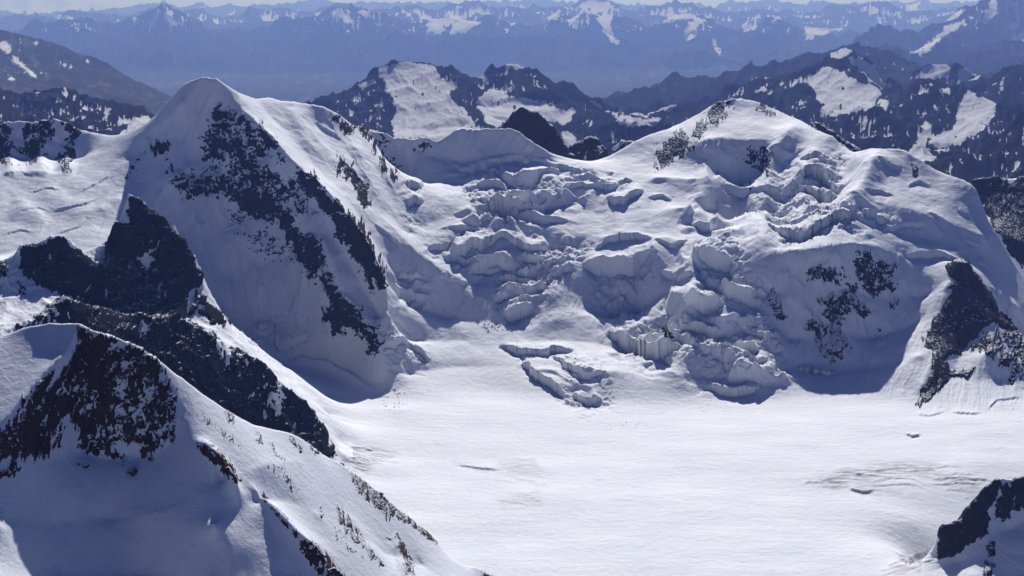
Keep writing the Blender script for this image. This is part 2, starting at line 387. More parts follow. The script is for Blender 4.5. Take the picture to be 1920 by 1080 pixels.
L([(1300,455,3700),(1350,470,3650),(1400,470,3640),(1430,455,3680),(1470,445,3690),(1540,428,3710),(1600,415,3750),(1640,425,3770),(1690,440,3790),(1740,450,3780),(1790,470,3700),(1850,520,3620),(1905,570,3560)])
L([(1440,480,3620),(1480,470,3570),(1540,465,3575),(1600,455,3600),(1650,465,3640),(1700,484,3680),(1750,484,3690),(1785,486,3640),(1798,488,3602)])
L([(1330,545,3450),(1390,535,3470),(1440,560,3490),(1500,560,3465),(1570,555,3485),(1640,560,3525),(1700,560,3540),(1740,560,3545)])
L([(1390,620,3285),(1450,620,3330),(1480,640,3380),(1530,640,3378),(1600,640,3395),(1660,630,3420),(1720,605,3440),(1750,580,3450)])
L([(1370,690,3162),(1440,690,3178),(1500,700,3270),(1560,702,3265),(1630,692,3262),(1690,680,3250),(1722,665,3240)])
# buttress
L([(1798,488,3602),(1810,488,3595),(1825,515,3560),(1843,540,3530),(1860,567,3490),(1880,595,3450),(1905,617,3405),(1940,640,3360),(2100,700,3260)])
L([(1775,530,3530),(1760,590,3420),(1735,640,3310),(1752,670,3235),(1730,720,3130),(1718,756,3090)])
L([(1815,640,3340),(1800,660,3290),(1790,700,3210),(1760,735,3130),(1740,755,3100)])
L([(1850,660,3250),(1880,720,3180),(1920,740,3160),(2100,760,3150)])
L([(1890,640,3480),(1920,650,3500),(2000,660,3520)])
# behind everything
nf.flat([(-180,7300,ZC-1500),(2100,7300,ZC-1500)])
nf.flat([(-180,5400,ZC-1000),(700,6000,ZC-1100),(1300,6000,ZC-1100),(1800,5600,ZC-1100),(2100,5200,ZC-1050)])
# hidden crest of black pinnacles behind the dome and the ridge behind the right mountain
L([(940,246,4860),(950,228,4870),(962,214,4880),(980,200,4890),(992,209,4890),(1010,212,4890),(1025,225,4880),(1040,238,4870),(1054,257,4860),(1078,296,4840)], back=(150, 190))
L([(950,230,4886),(962,216,4896),(980,202,4908),(992,211,4908),(1010,214,4908),(1025,227,4898),(1040,240,4888)])
L([(940,330,4800),(1000,330,4790),(1080,340,4790)])
L([(1062,300,5050),(1070,267,5080),(1090,259,5090),(1105,250,5100),(1120,257,5100),(1135,274,5080),(1150,300,5060)], back=(140, 150))
L([(1140,300,5350),(1150,270,5380),(1165,256,5400),(1185,255,5400),(1200,275,5400)], back=(140, 150))
L([(1470,222,5250),(1495,214,5250),(1525,218,5220),(1555,236,5180),(1580,255,5150),(1610,275,5120),(1640,296,5100)], back=(200, 200))
L([(1800,350,4900),(1820,337,4900),(1847,333,4900),(1870,328,4900),(1890,338,4900),(1913,333,4900),(1960,330,4900),(2100,300,4900)], back=(250, 250))
L([(1830,420,4500),(1880,440,4500),(1960,480,4400),(2100,520,4400)])
nf.solve()
log('near solved', nf.z.shape)

# ------------------------------------------------------------------ traced breaks: ice lips (line, half height in px, reach up, reach down)
LIPS = [
 ([(55,362),(85,353),(112,358)], 1.4, 8, 5), ([(98,398),(150,387),(192,368)], 1.7, 10, 7), ([(35,402),(70,391),(90,396)], 1.2, 7, 5), ([(148,362),(180,346),(208,328)], 1.5, 8, 6),
 ([(0,442),(40,431),(62,436)], 1.2, 7, 5), ([(108,437),(150,426),(164,408)], 1.5, 8, 5), ([(0,330),(40,322),(66,330)], 1.2, 8, 6), ([(330,397),(350,388),(372,392)], 1.5, 5, 3), ([(418,433),(445,421),(462,442)], 2, 6, 4), ([(398,470),(412,462)], 1.5, 5, 3),
 ([(1740,400),(1755,404),(1770,412)], 2.2, 7, 5), ([(1795,395),(1815,405)], 2, 6, 4), ([(1808,448),(1830,458),(1845,468)], 2.2, 7, 4), ([(1828,488),(1848,500),(1864,512)], 2.2, 7, 4), ([(1855,535),(1872,548),(1884,562)], 2.2, 7, 4), ([(1620,372),(1650,362),(1675,368)], 3, 12, 8),
 ([(1700,350),(1725,342),(1745,352)], 2.5, 10, 8), ([(1215,372),(1240,368),(1262,378)], 3.5, 9, 7), ([(1225,455),(1260,462),(1290,452)], 4, 12, 9), ([(1240,520),(1270,528),(1300,518)], 6, 12, 10), ([(1400,560),(1425,552),(1440,560)], 5, 10, 9),
 ([(590,225),(612,240),(640,262)], 2.5, 9, 7), ([(640,300),(665,322),(680,345)], 2.5, 9, 7), ([(700,420),(730,445),(760,475)], 3, 9, 6), ([(820,520),(850,528),(885,532)], 3, 10, 6),
 ([(797,467),(825,462),(855,448),(875,430),(900,422)], 6, 22, 14),
 ([(830,482),(850,474),(870,471),(885,458),(905,458),(920,442)], 12, 16, 14),
 ([(875,512),(900,500),(930,490),(958,502)], 16, 16, 12),
 ([(905,452),(935,446),(960,453),(985,465),(1010,470),(1025,462)], 8, 10, 10),
 ([(975,482),(1000,490),(1020,483)], 12, 12, 10),
 ([(965,512),(985,517),(1008,508)], 12, 12, 10),
 ([(925,562),(945,556),(962,548)], 12, 12, 9),
 ([(945,592),(975,582),(1000,575)], 17, 14, 10),
 ([(900,372),(925,388),(960,392),(990,394),(1020,387),(1045,370)], 13, 22, 12),
 ([(1135,372),(1155,384),(1175,380),(1205,358)], 8, 14, 18),
 ([(1115,470),(1135,456),(1165,448),(1200,446),(1222,455)], 7, 12, 16),
 ([(1095,510),(1120,502),(1150,505),(1185,502),(1218,480)], 20, 18, 26),
 ([(1145,622),(1175,650),(1210,655),(1250,655),(1280,640)], 20, 18, 20),
 ([(935,650),(965,658),(1000,664),(1040,657),(1075,658)], 8, 14, 12),
 ([(975,682),(1005,703),(1030,717),(1050,735),(1060,748)], 10, 26, 12),
 ([(1035,668),(1070,690),(1105,702),(1140,692)], 7, 16, 14),
 ([(1075,738),(1100,757),(1130,752)], 10, 16, 10),
 ([(845,312),(880,320),(915,312),(945,303),(975,299),(1010,302)], 6, 20, 12),
 ([(905,318),(925,318),(945,330),(965,345),(982,360)], 5, 18, 9),
 ([(895,348),(925,341),(952,354)], 10, 10, 10),
 ([(1000,300),(1040,312),(1085,318),(1098,330)], 5, 14, 10),
 ([(1060,352),(1090,345),(1140,352),(1180,347)], 6, 14, 12),
 ([(1500,302),(1530,291),(1558,302)], 6, 10, 10),
 ([(1492,336),(1515,322),(1545,328),(1575,348)], 13, 14, 12),
 ([(1470,362),(1500,352),(1535,352),(1565,368)], 9, 12, 12),
 ([(1645,309),(1665,313),(1690,317)], 3, 10, 8),
 ([(1440,428),(1480,442),(1502,440),(1530,426),(1560,415),(1590,412),(1612,398)], 11, 18, 12),
 ([(1615,402),(1640,414),(1660,418)], 8, 10, 10),
 ([(1650,432),(1680,427),(1705,420),(1745,422)], 4, 12, 8),
 ([(1440,402),(1465,398),(1488,394)], 5, 12, 10),
 ([(1695,480),(1730,477),(1765,477),(1797,486)], 6, 14, 16),
 ([(1305,480),(1340,492),(1375,484)], 20, 16, 18),
 ([(1295,420),(1330,427),(1350,415)], 10, 12, 12),
 ([(1372,640),(1400,652),(1425,655)], 14, 12, 10),
 ([(1390,676),(1415,682),(1440,676)], 6, 10, 8),
 ([(1280,572),(1320,578),(1355,570)], 18, 16, 18),
 ([(1290,612),(1330,622),(1360,610)], 14, 12, 12),
 ([(1325,720),(1350,734),(1375,738),(1425,730)], 10, 20, 8),
 ([(1495,690),(1530,698),(1570,704)], 4, 8, 5),
 ([(1715,775),(1745,778),(1772,770)], 1.6, 6, 4), ([(1785,772),(1815,775),(1842,776)], 2.0, 6, 4), ([(1850,768),(1870,753),(1915,746)], 1.6, 6, 4),
 ([(508,584),(560,588),(595,590)], 2.5, 8, 5),
 ([(490,636),(515,632),(532,620)], 5, 10, 8),
 ([(412,575),(425,595),(440,610)], 4, 10, 8),
 ([(735,520),(765,515),(790,520)], 6, 10, 8),
 ([(745,558),(770,552),(800,565)], 9, 10, 8),
 ([(730,650),(760,640),(790,660),(805,680)], 8, 10, 8),
 ([(760,385),(775,372),(790,380)], 10, 10, 10),
 ([(765,350),(775,345),(788,352)], 8, 10, 8),
 ([(1700,812),(1712,820),(1728,815)], 3, 6, 4),
 ([(852,870),(880,873),(905,877),(940,881)], 2.0, 6, 3),
 ([(1590,915),(1615,921),(1640,919)], 3.0, 6, 4),
 ([(1545,890),(1580,886),(1610,890),(1650,882),(1690,878),(1730,886)], 1.2, 4, 3),
 ([(1525,905),(1570,897),(1610,899)], 1.2, 4, 3),
 ([(650,840),(680,838),(705,846)], 1.5, 5, 3),
 ([(648,862),(675,858),(700,866)], 1.5, 5, 3),
 ([(985,943),(1000,945),(1012,940)], 0.8, 3, 2),
 ([(970,925),(990,930),(1002,924)], 0.8, 3, 2),
 ([(1650,545),(1655,540),(1700,530)], 0.5, 3, 2),
]
_cr = np.random.RandomState(5)
def crevasses(pts, n, slope, bend, ln, hp):
    xs = [p[0] for p in pts]; ys = [p[1] for p in pts]; k = 0
    while k < n:
        x, y = _cr.uniform(min(xs), max(xs)), _cr.uniform(min(ys), max(ys))
        if poly_sd(np.array([x]), np.array([y]), pts)[0] < 0: continue
        l = ln * _cr.uniform(0.5, 1.5); b = bend * _cr.uniform(0.5, 1.4); q = []
        for t in np.linspace(-1, 1, 6): q.append((x + t * l, y + slope * t * l + b * t * t * l * 0.3 + _cr.normal() * 0.8))
        LIPS.append((q, hp * _cr.uniform(0.5, 1.4), 4, 2.2)); k += 1
crevasses([(1520,905),(1570,882),(1680,864),(1760,868),(1850,905),(1830,935),(1740,905),(1640,915),(1560,925)], 34, 0.0, 0.35, 42, 0.9)
crevasses([(640,850),(660,832),(705,838),(750,850),(705,872),(690,890),(668,882)], 18, 0.10, -0.2, 26, 0.8)
crevasses([(930,862),(1000,858),(1030,890),(1020,950),(960,955),(940,900)], 14, 0.12, 0.1, 22, 0.6)
crevasses([(1120,900),(1180,895),(1200,940),(1130,945)], 6, 0.05, 0.0, 18, 0.5)
crevasses([(1690,1045),(1755,1020),(1750,1050),(1720,1075),(1660,1080)], 16, -0.25, 0.2, 26, 1.0)
# rounded rolls in the snow (line, height px, half width px)
ROLLS = [
 ([(660,250),(690,330),(720,400)], 8, 14), ([(545,200),(590,290)], 6, 16), ([(580,205),(640,300)], -5, 14),
 ([(1380,265),(1350,330),(1330,400)], 10, 26), ([(1480,250),(1450,330),(1420,420),(1440,520),(1478,640)], 14, 26),
 ([(1215,440),(1230,520),(1215,590)], 14, 24), ([(1100,470),(1060,540),(1020,590)], 10, 30),
 ([(1300,460),(1290,540),(1300,600)], 8, 24), ([(1658,280),(1636,322),(1605,376),(1560,412)], 20, 22), ([(1592,290),(1562,340),(1530,388)], -16, 26), ([(1500,232),(1478,262),(1450,300),(1440,350)], 14, 16), ([(1345,258),(1325,300),(1318,360),(1300,420)], 12, 18), ([(1470,300),(1462,380),(1440,430)], -12, 20), ([(1560,255),(1600,330)], -9, 26),
 ([(880,245),(850,300)], 6, 30), ([(960,330),(1060,330)], 6, 20), ([(1130,395),(1220,390)], 8, 40),
 ([(800,560),(860,590)], -6, 30), ([(300,960),(420,1000),(560,1060)], 3, 26), ([(200,930),(330,940),(440,990),(540,1020)], -3, 30),
 ([(370,825),(446,902)], 8, 10), ([(480,917),(550,995),(600,1030),(645,1080)], 6, 14), ([(735,1010),(765,1080)], 5, 10), ([(640,955),(720,1060)], 5, 12),
 ([(100,601),(130,665),(85,700),(0,800)], 4, 14), ([(255,960),(262,1080)], -3, 30),
 ([(30,260),(10,330)], 8, 16), ([(90,260),(70,330)], 8, 16), ([(130,270),(120,330)], 7, 12), ([(20,380),(90,420)], 5, 18), ([(60,350),(190,420)], 4, 20),
 ([(1630,560),(1560,680)], 12, 24), ([(1840,560),(1860,640),(1890,720)], 8, 20),
]
# broken ice (outline, cell metres, height metres)
SERACS = [
 ([(1095,500),(1150,495),(1225,475),(1220,610),(1150,612),(1120,580)], 52, 20),
 ([(800,470),(880,420),(920,350),(1010,390),(1060,440),(1110,470),(1070,520),(1010,600),(950,605),(925,560),(960,500),(900,520),(860,510)], 44, 6.5),
 ([(890,310),(960,310),(1000,340),(1080,310),(1180,340),(1100,370),(1000,400),(900,400),(860,360)], 64, 5.0),
 ([(1140,600),(1220,590),(1290,560),(1300,440),(1400,440),(1420,520),(1460,640),(1480,720),(1330,735),(1240,700),(1160,660)], 60, 7.6),
 ([(960,660),(1040,650),(1140,680),(1150,760),(1090,790),(1050,750),(990,700)], 24, 5.0),
 ([(720,590),(780,600),(810,680),(770,730),(710,750),(725,680)], 28, 4.0),
 ([(730,500),(800,510),(800,580),(735,590)], 28, 3.0),
 ([(755,340),(795,345),(790,430),(760,430)], 32, 4.0),
 ([(1460,300),(1580,280),(1590,360),(1560,420),(1440,440),(1420,400)], 60, 3.8),
 ([(1490,405),(1610,380),(1680,410),(1650,440),(1560,450),(1470,460)], 48, 3.0),
 ([(420,580),(520,590),(600,640),(540,690),(460,650)], 48, 3.0),
]
FLUTES = [  # (outline, downhill direction, spacing px, depth px)
 ([(1440,470),(1690,470),(1700,600),(1640,690),(1480,650)], (5,100), 26, 4.0), ([(330,330),(520,320),(600,520),(620,640),(540,690),(430,590),(330,420)], (22,100), 30, 4.5),
 ([(360,180),(480,235),(570,340),(400,345),(320,300)], (10,100), 30, 4.0), ([(1110,490),(1225,470),(1215,605),(1130,600)], (8,100), 24, 5.0), ([(760,380),(960,330),(900,440),(800,460)], (-30,100), 40, 2.5),
 ([(1600,285),(1700,290),(1850,420),(1900,560),(1750,430),(1620,370)], (60,100), 44, 3.0), ([(1300,265),(1450,268),(1440,420),(1330,420)], (-5,100), 28, 4.0), ([(600,210),(760,260),(780,420),(690,380)], (70,120), 36, 3.5),
 ([(1650,600),(1700,575),(1775,525),(1740,640),(1750,680),(1700,735),(1600,745),(1560,722),(1640,690)], (-60,150), 6.5, 1.2),
 ([(1480,590),(1530,640),(1560,700),(1500,725),(1450,700)], (10,100), 7, 1.0), ([(1015,485),(1095,490),(1115,590),(1005,602)], (-40,100), 8, 1.0),
 ([(530,195),(640,222),(770,400),(880,530),(740,490),(600,310)], (110,150), 13, 1.0), ([(470,420),(600,520),(620,640),(560,695),(480,630),(400,500)], (20,100), 9, 1.1),
 ([(360,180),(480,235),(570,340),(400,345),(320,300)], (10,100), 10, 1.2), ([(1830,660),(1960,700),(1960,770),(1800,775),(1735,772)], (-8,100), 8, 1.1),
 ([(1440,470),(1690,470),(1700,600),(1640,690),(1480,650)], (5,100), 8, 1.2), ([(-40,260),(230,250),(220,440),(-40,470)], (-60,100), 20, 0.8),
 ([(820,255),(1020,280),(990,300),(830,320)], (-10,100), 14, 0.6), ([(1300,265),(1450,268),(1440,420),(1330,420)], (-5,100), 9, 1.4),
 ([(1120,500),(1220,490),(1205,600),(1130,600)], (-5,100), 8, 1.0), ([(1750,420),(1850,440),(1920,560),(1860,560),(1800,480)], (60,100), 12, 0.7),
]
TERRACES = [
 ([(800,470),(870,400),(880,330),(960,300),(1060,310),(1180,330),(1180,370),(1060,400),(1090,440),(1130,470),(1070,520),(1010,610),(940,610),(920,560),(950,510),(860,520)], 62, 30),
 ([(1120,600),(1220,590),(1270,520),(1280,420),(1330,330),(1420,340),(1420,520),(1460,640),(1480,720),(1330,735),(1240,710),(1150,670)], 80, 40),
 ([(950,650),(1040,645),(1150,670),(1170,770),(1090,790),(1040,750),(980,700)], 48, 8),
 ([(720,590),(780,600),(815,680),(770,730),(710,750),(725,680)], 40, 16), ([(725,500),(800,505),(805,580),(735,590)], 36, 14), ([(750,335),(800,345),(795,440),(755,430)], 45, 18),
 ([(1440,290),(1580,280),(1600,360),(1560,420),(1440,440),(1400,400)], 66, 24), ([(1470,405),(1610,380),(1690,410),(1650,450),(1560,450),(1450,465)], 55, 20),
 ([(420,580),(520,590),(600,640),(540,690),(460,650)], 60, 14), ([(820,320),(1000,285),(1080,310),(960,340),(860,350)], 60, 14),
]
DIRT = [
 ([(640,850),(660,835),(700,840),(745,850),(700,870),(690,890),(665,880)], 1.0), ([(930,865),(1000,860),(1020,885),(950,890)], 0.6),
 ([(1515,900),(1580,880),(1680,865),(1760,870),(1740,890),(1650,895),(1560,920)], 1.0), ([(1590,905),(1640,905),(1690,925),(1620,930)], 0.7),
 ([(1740,880),(1850,900),(1830,940),(1760,905)], 0.6), ([(1690,1040),(1760,1015),(1755,1050),(1720,1075),(1660,1080)], 1.0), ([(930,930),(1010,920),(1020,950),(940,955)], 0.5), ([(850,866),(900,872),(945,882),(900,884)], 0.8),
]

# ================================================================== NEAR FIELD : fine grid
NC = 1600
pxc = np.linspace(-300, 2220, NC)
ci = (pxc - nf.px[0]) / nf.dpx; c0 = np.clip(ci.astype(int), 0, len(nf.px) - 2); ft = ci - c0
zb = blur(nf.z, 0.75, 0.9); zs = blur(nf.z, 7, 7)
fl = np.clip(1 - np.abs(zb - glacier_z(np.exp(nf.v))[:, None]) / 25, 0, 1); zb = zb * (1 - fl) + zs * fl
zD = zb[:, c0] * (1 - ft) + zb[:, c0 + 1] * ft
vD = np.repeat(nf.v[:, None], NC, 1)
rho, vis = adapt(pxc, vD, zD, 0)
rho = np.maximum(blur(rho, 8, 1.5), rho * 0.5)
v, z = resample(nf.v, zD, rho, 1250)
log('first rows')
PX = np.repeat(pxc[None, :], v.shape[0], 0).astype(np.float32)
def features(v, z):
    Y = np.exp(v); py = project(v, z).astype(np.float32); vs = visible(py, 1.5)
    dz = np.zeros_like(z); scale = (Y / F).astype(np.float32)
    X = ((PX - 960) / F * Y).astype(np.float32); Yf = Y.astype(np.float32)
    # warp the traced lines so that no edge runs ruler-straight
    wx = fbm(X / 46, Yf / 46, z / 46, 3) * 9 ; wy = fbm(X / 40 + 40, Yf / 40, z / 40, 3) * 7
    def box(pts, m): xs = [p[0] for p in pts]; ys = [p[1] for p in pts]; return np.nonzero((PX > min(xs) - m) & (PX < max(xs) + m) & (py > min(ys) - m) & (py < max(ys) + m) & vs)
    for pts, hp, up, dn in LIPS:
        I = box(pts, 3.2 * max(up, dn))
        k = min(1.0, hp / 5)
        d, s, al = seg_sd(PX[I] + wx[I] * k, py[I] + wy[I] * k, pts)
        tap = np.clip(np.minimum(al, 1 - al) * 5, 0, 1) ** 0.7
        # ends of the line: fade past them
        h = np.where(s > 0, np.exp(-(d / up) ** 1.3), -0.75 * np.exp(-(d / dn) ** 1.2)) * hp * tap
        dz[I] += h * scale[I]
    for pts, hp, w in ROLLS:
        I = box(pts, 3 * w)
        d, s, al = seg_sd(PX[I] + wx[I] * 0.6, py[I] + wy[I] * 0.6, pts)
        tap = np.clip(np.minimum(al, 1 - al) * 4, 0, 1)
        dz[I] += hp * np.exp(-(d / w) ** 2) * tap * scale[I]
    for pts, cell, hm in SERACS:
        I = box(pts, 30)
        e = np.clip((poly_sd(PX[I] + wx[I] * 2, py[I] + wy[I] * 2, pts) + 8) / 26, 0, 1)
        x, y = X[I] + fbm(X[I] / 60, Yf[I] / 60, 0 * X[I], 3) * 22, Yf[I] + fbm(X[I] / 60 + 9, Yf[I] / 60, 0 * X[I], 3) * 22
        zz = z[I].astype(np.float32)
        h1, g1 = facets(x / cell, (y * 0.8 + zz) / cell); h2, g2 = facets(x / (cell * 0.4) + 7, (y * 0.8 + zz) / (cell * 0.4), 5)
        calm = np.clip(0.55 + fbm(X[I] / 140 + 2, Yf[I] / 140, 0 * X[I], 3) * 1.7, 0.0, 1.25)       # some of it lies buried in smooth snow
        dz[I] += e * calm * cell * (h1 * 0.15 + h2 * 0.07 - 0.16 * np.exp(-g1 * 9) - 0.05 * np.exp(-g2 * 8))
        h3, g3 = facets(x / (cell * 0.17) + 3, (y * 0.8 + zz) / (cell * 0.17), 9)
        dz[I] += e * np.clip(calm, 0.25, 1) * (cell * 0.034 * h3 + (ridged(x / 16, y / 16, zz / 16, 3) - 0.4) * 2.2)
    for pts, dr, wl, amp in FLUTES:
        I = box(pts, 14)
        e = np.clip((poly_sd(PX[I] + wx[I] * 2, py[I] + wy[I] * 2, pts) + 6) / 16, 0, 1)
        ln = math.hypot(*dr); cu = (PX[I] * dr[1] - py[I] * dr[0]) / ln + wx[I] * 0.8; ct = (PX[I] * dr[0] + py[I] * dr[1]) / ln
        n = ridged(cu / wl, ct / (wl * 11), 0 * cu + wl, 3, 0.6) - 0.4 + 0.8 * (ridged(cu / (wl * 3.1) + 4, ct / (wl * 22), 0 * cu, 2) - 0.4)
        dz[I] += e * n * amp * scale[I]
    for pts, per, amp in TERRACES:
        I = box(pts, 30)
        e = np.clip((poly_sd(PX[I] + wx[I] * 2.5, py[I] + wy[I] * 2.5, pts) + 6) / 30, 0, 1)
        x, y = X[I], Yf[I]; zz = z[I].astype(np.float32)
        ph = zz / per + fbm(x / (per * 3.2), y / (per * 3.2), 0 * x + per, 3, 0.42) * 2.3
        k = np.floor(ph); fr = ph - k
        saw = np.where(fr < 0.80, fr / 0.80 * 0.8, 0.8 - (fr - 0.80) / 0.20 * 0.8) - 0.4     # tread rises slowly against the slope, then the ice breaks off
        amt = np.clip(0.75 + fbm(x / 110 + 4, y / 110, 0 * x, 3) * 1.6, 0.05, 1.5)
        dz[I] -= e * amp * amt * saw
    # rolling of the snow, quieter on the flat glacier and nearer by
    gz = np.clip((z - glacier_z(Y)) / 60, 0.04, 1); far = np.clip((Y - 900) / 1500, 0.15, 1)
    dz += gz * far * (fbm(X / 260, Yf / 260, z / 260, 4) * 9 + fbm(X / 55, Yf / 55, z / 80, 3) * 2.6)
    dz += np.clip(1 - gz * 3, 0, 1) * (fbm(X / 420, Yf / 240, 0 * X, 3) * 9 + fbm(X / 120, Yf / 26, 0 * X + 3, 3) * 0.5)
    # flutes down the steep faces
    st = np.clip((np.abs(np.gradient(z, axis=0)) / (np.gradient(Y, axis=0) + 1e-3) - 0.55) / 0.5, 0, 1)
    st = blur(st, 6, 6)
    dz += st * gz * (ridged(X / 34, z * 0.004 + Yf / 400, 0 * X, 3) - 0.4) * 5.0
    # buttresses and runnels of the steep faces, crags of the dark ridge
    w = fbm(X / 150, Yf / 150, z / 150, 3) * 60
    rb = ridged((X + w) / 95, (Yf + w * 0.6) / 260, z / 330, 4, 0.55)
    upper = np.clip((Y - 3050) / 150, 0, 1)
    dz += st * upper * (rb - 0.38) * 17
    sp = ridged((X + w * 0.5) / 34, (Yf) / 120, z / 130, 3, 0.6)
    dz += st * upper * (sp - 0.4) * 4
    ridge = (PX < 660) & (Y < 2990) & (Y > 2050)
    cr = ridged((X + w * 0.4) / 60, Yf / 70, z / 60, 5, 0.6)
    dz += ridge * np.clip((z - glacier_z(Y) - 10) / 60, 0, 1) * (cr - 0.42) * 30 * np.clip(st + 0.25, 0, 1)
    return z + dz
z = features(v, z)
log('features')
rho, vis = adapt(pxc, v, z, 0)
rho = np.maximum(blur(rho, 5, 1.0), rho * 0.6)
NR = 1180
v, z = resample(v, z, rho, NR)
PX = np.repeat(pxc[None, :], NR, 0).astype(np.float32)
P = grid_xyz(pxc, v, z); NRM = grid_normals(P)
PYv = project(v, z).astype(np.float32); VIS = visible(PYv, 6.0); Yg = np.exp(v).astype(np.float32)
log('near grid', P.shape)

# dirt on the glacier (grey-brown grit that shows where the crevasses open)
dirt = np.zeros_like(PYv)
for pts, a in DIRT:
    I = np.nonzero((PX > min(p[0] for p in pts) - 20) & (PX < max(p[0] for p in pts) + 20) & (PYv > min(p[1] for p in pts) - 20) & (PYv < max(p[1] for p in pts) + 20) & VIS & (Yg > 1700))
    dirt[I] = np.maximum(dirt[I], a * np.clip((poly_sd(PX[I], PYv[I], pts) + 6) / 14, 0, 1))

# which mountain each face belongs to
foot_px = [-150,500,560,610,650,700,720,760,850,930,1000,1050,1110,1160,1210,1260,1330,1380,1450,1560,1640,1700,1700.1,1740,1850,1920,2070]
foot_py = [690,690,695,700,715,742,770,770,745,742,745,765,785,805,802,765,742,742,738,748,740,745,815,795,780,785,800]
footY = glacier_Y(np.interp(pxc, foot_px, foot_py))[None, :]
lab = np.full(PYv.shape, 3, np.int8)                       # 3 centre
lc = np.interp(PYv, [150,245,330,480,600,760], [760,760,765,800,735,722])
rc = np.interp(PYv, [230,280,440,560,740], [1190,1200,1250,1290,1290])
lab[PX < lc] = 2; lab[PX > rc] = 4
lab[(Yg < footY)] = 0                                       # glacier
lab[(PX < 660) & (Yg < 2990 - np.clip(PX - 400, 0, 999) * 0.9)] = 5   # dark west ridge
lab[(Yg < 1650) & (PX < 1150)] = 1                          # spur
lab[(PX > 1728) & (Yg < 2420) & (P[..., 2] > glacier_z(Yg) + 3)] = 6
flab = lab[:-1, :-1]
names = {0: ('glacier', M_glacier, 'broad flat snow covered glacier filling the basin floor'),
         1: ('mountain', M_snow_near, 'near snow spur with a brown cliff and long shadow'),
         2: ('mountain', M_snow, 'tall pointed snow mountain with a smooth white cap and shaded face'),
         3: ('mountain', M_snow, 'broken ice plateau and icefall between the two big peaks'),
         4: ('mountain', M_snow, 'wide rounded snow mountain with a shaded rocky bowl'),
         5: ('mountain', M_snow, 'low dark rock ridge with snow gullies below the pointed peak'),
         6: ('mountain', M_snow, 'small rock spur rising from the glacier in the bottom corner')}
for k, (nm, mt, lb) in names.items():
    o = emit(nm, P, flab == k, mt, N=NRM, attrs={'dirt': dirt} if k == 0 else None)
    structure(o, lb)
log('near meshes')

# ------------------------------------------------------------------ rock outcrops: rough meshes that stand proud of the snow
# (outline px, Ymin, Ymax, density -1..1, height px, grain px, material, name, label)
ROCKS = []
def rock(pts, Y0, Y1, dens, mat, name, label, hp=7, grain=26, feather=12): ROCKS.append((pts, Y0, Y1, dens, hp, grain, feather, mat, name, label))
m = M_rock
rock([(-40,230),(0,225),(20,222),(30,240),(20,270),(28,300),(10,310),(-40,320)], 3300, 4300, 0.16, M_rock_bare, 'rock_outcrop', 'small broken outcrop at the photo edge on the snowy skyline', 5, 26)
rock([(40,232),(80,217),(110,222),(100,250),(92,280),(70,300),(55,310),(48,290),(38,262)], 3300, 4300, 0.2, M_rock_bare, 'rock_outcrop', 'jagged knob of rock on the skyline left of the snow saddle', 5, 26)
rock([(110,222),(143,238),(146,262),(142,290),(130,318),(118,320),(115,295),(128,270),(122,250)], 3300, 4300, 0.18, M_rock_bare, 'rock_outcrop', 'narrow streak of rock dropping from the skyline beside the saddle', 5, 26)
rock([(300,262),(320,262),(318,290),(322,320),(312,325),(300,295),(275,292),(255,318),(240,345),(230,335),(250,300),(275,272)], 3200, 3900, 0.04, M_rock_bare, 'rock_outcrop', 'scattered rocks along the edge of the shaded face under the white cap', 5, 16)
rock([(405,190),(440,205),(480,228),(505,245),(525,280),(545,297),(520,312),(500,300),(470,335),(440,300),(385,300),(378,275),(392,245),(385,215)], 3400, 3900, 0.20, m, 'rock_outcrop', 'broken dark rocks high on the pointed peak below its cap', 6, 20)
rock([(478,226),(505,246),(520,272),(512,290),(490,285),(482,262)], 3400, 3900, .5, m, 'rock_outcrop', 'solid dark block on the shoulder ridge right of the white cap', 6, 20)
rock([(325,325),(345,315),(370,325),(400,315),(430,330),(470,310),(505,330),(515,365),(545,395),(520,420),(490,410),(450,400),(430,372),(400,367),(350,372),(330,350)], 3300, 3800, 0.26, m, 'rock_outcrop', 'wide dark band across the middle of the shaded face')
rock([(520,400),(545,395),(560,430),(600,450),(612,480),(605,510),(590,525),(570,505),(555,480),(540,450)], 3300, 3750, 0.41, m, 'rock_outcrop', 'dark rock rib in the centre of the shaded face')
rock([(385,300),(440,295),(500,305),(560,335),(600,400),(560,410),(520,390),(470,330),(430,340),(390,330)], 3300, 3850, .02, m, 'rock_outcrop', 'thin scatter of rocks between the two dark bands of the shaded face', 4, 15)
rock([(430,430),(500,420),(545,460),(560,500),(520,490),(470,470)], 3250, 3800, -.12, m, 'rock_outcrop', 'few loose rocks in the snow below the dark band', 4, 13)
rock([(430,395),(455,400),(470,415),(450,425),(435,412)], 3300, 3750, .1, m, 'rock_outcrop', 'small rock patch under the dark band of the shaded face', 5, 14)
rock([(555,315),(590,330),(615,360),(640,388),(640,420),(615,405),(590,375),(565,345)], 3300, 3850, .35, M_rock_bare, 'rock_outcrop', 'upper part of the long rock rib below the right shoulder')
rock([(640,390),(663,407),(683,440),(700,470),(707,487),(718,513),(722,540),(703,533),(687,513),(673,497),(660,477),(653,460),(635,440),(628,405)], 3200, 3700, .6, M_rock_bare, 'rock_outcrop', 'long dark rock rib ending above the glacier basin')
rock([(595,500),(613,495),(617,520),(640,547),(660,563),(677,583),(700,607),(712,627),(710,667),(692,660),(687,645),(670,633),(655,622),(640,622),(625,625),(610,600),(612,560)], 3100, 3600, .55, m, 'rock_outcrop', 'lowest dark rock buttress at the foot of the pointed peak')
rock([(632,292),(650,300),(665,325),(690,355),(695,385),(680,380),(660,345),(640,325)], 3500, 4200, .55, M_rock_bare, 'rock_outcrop', 'slim dark rock rib alone in the sunlit slope right of the peak', 3.5, 24)
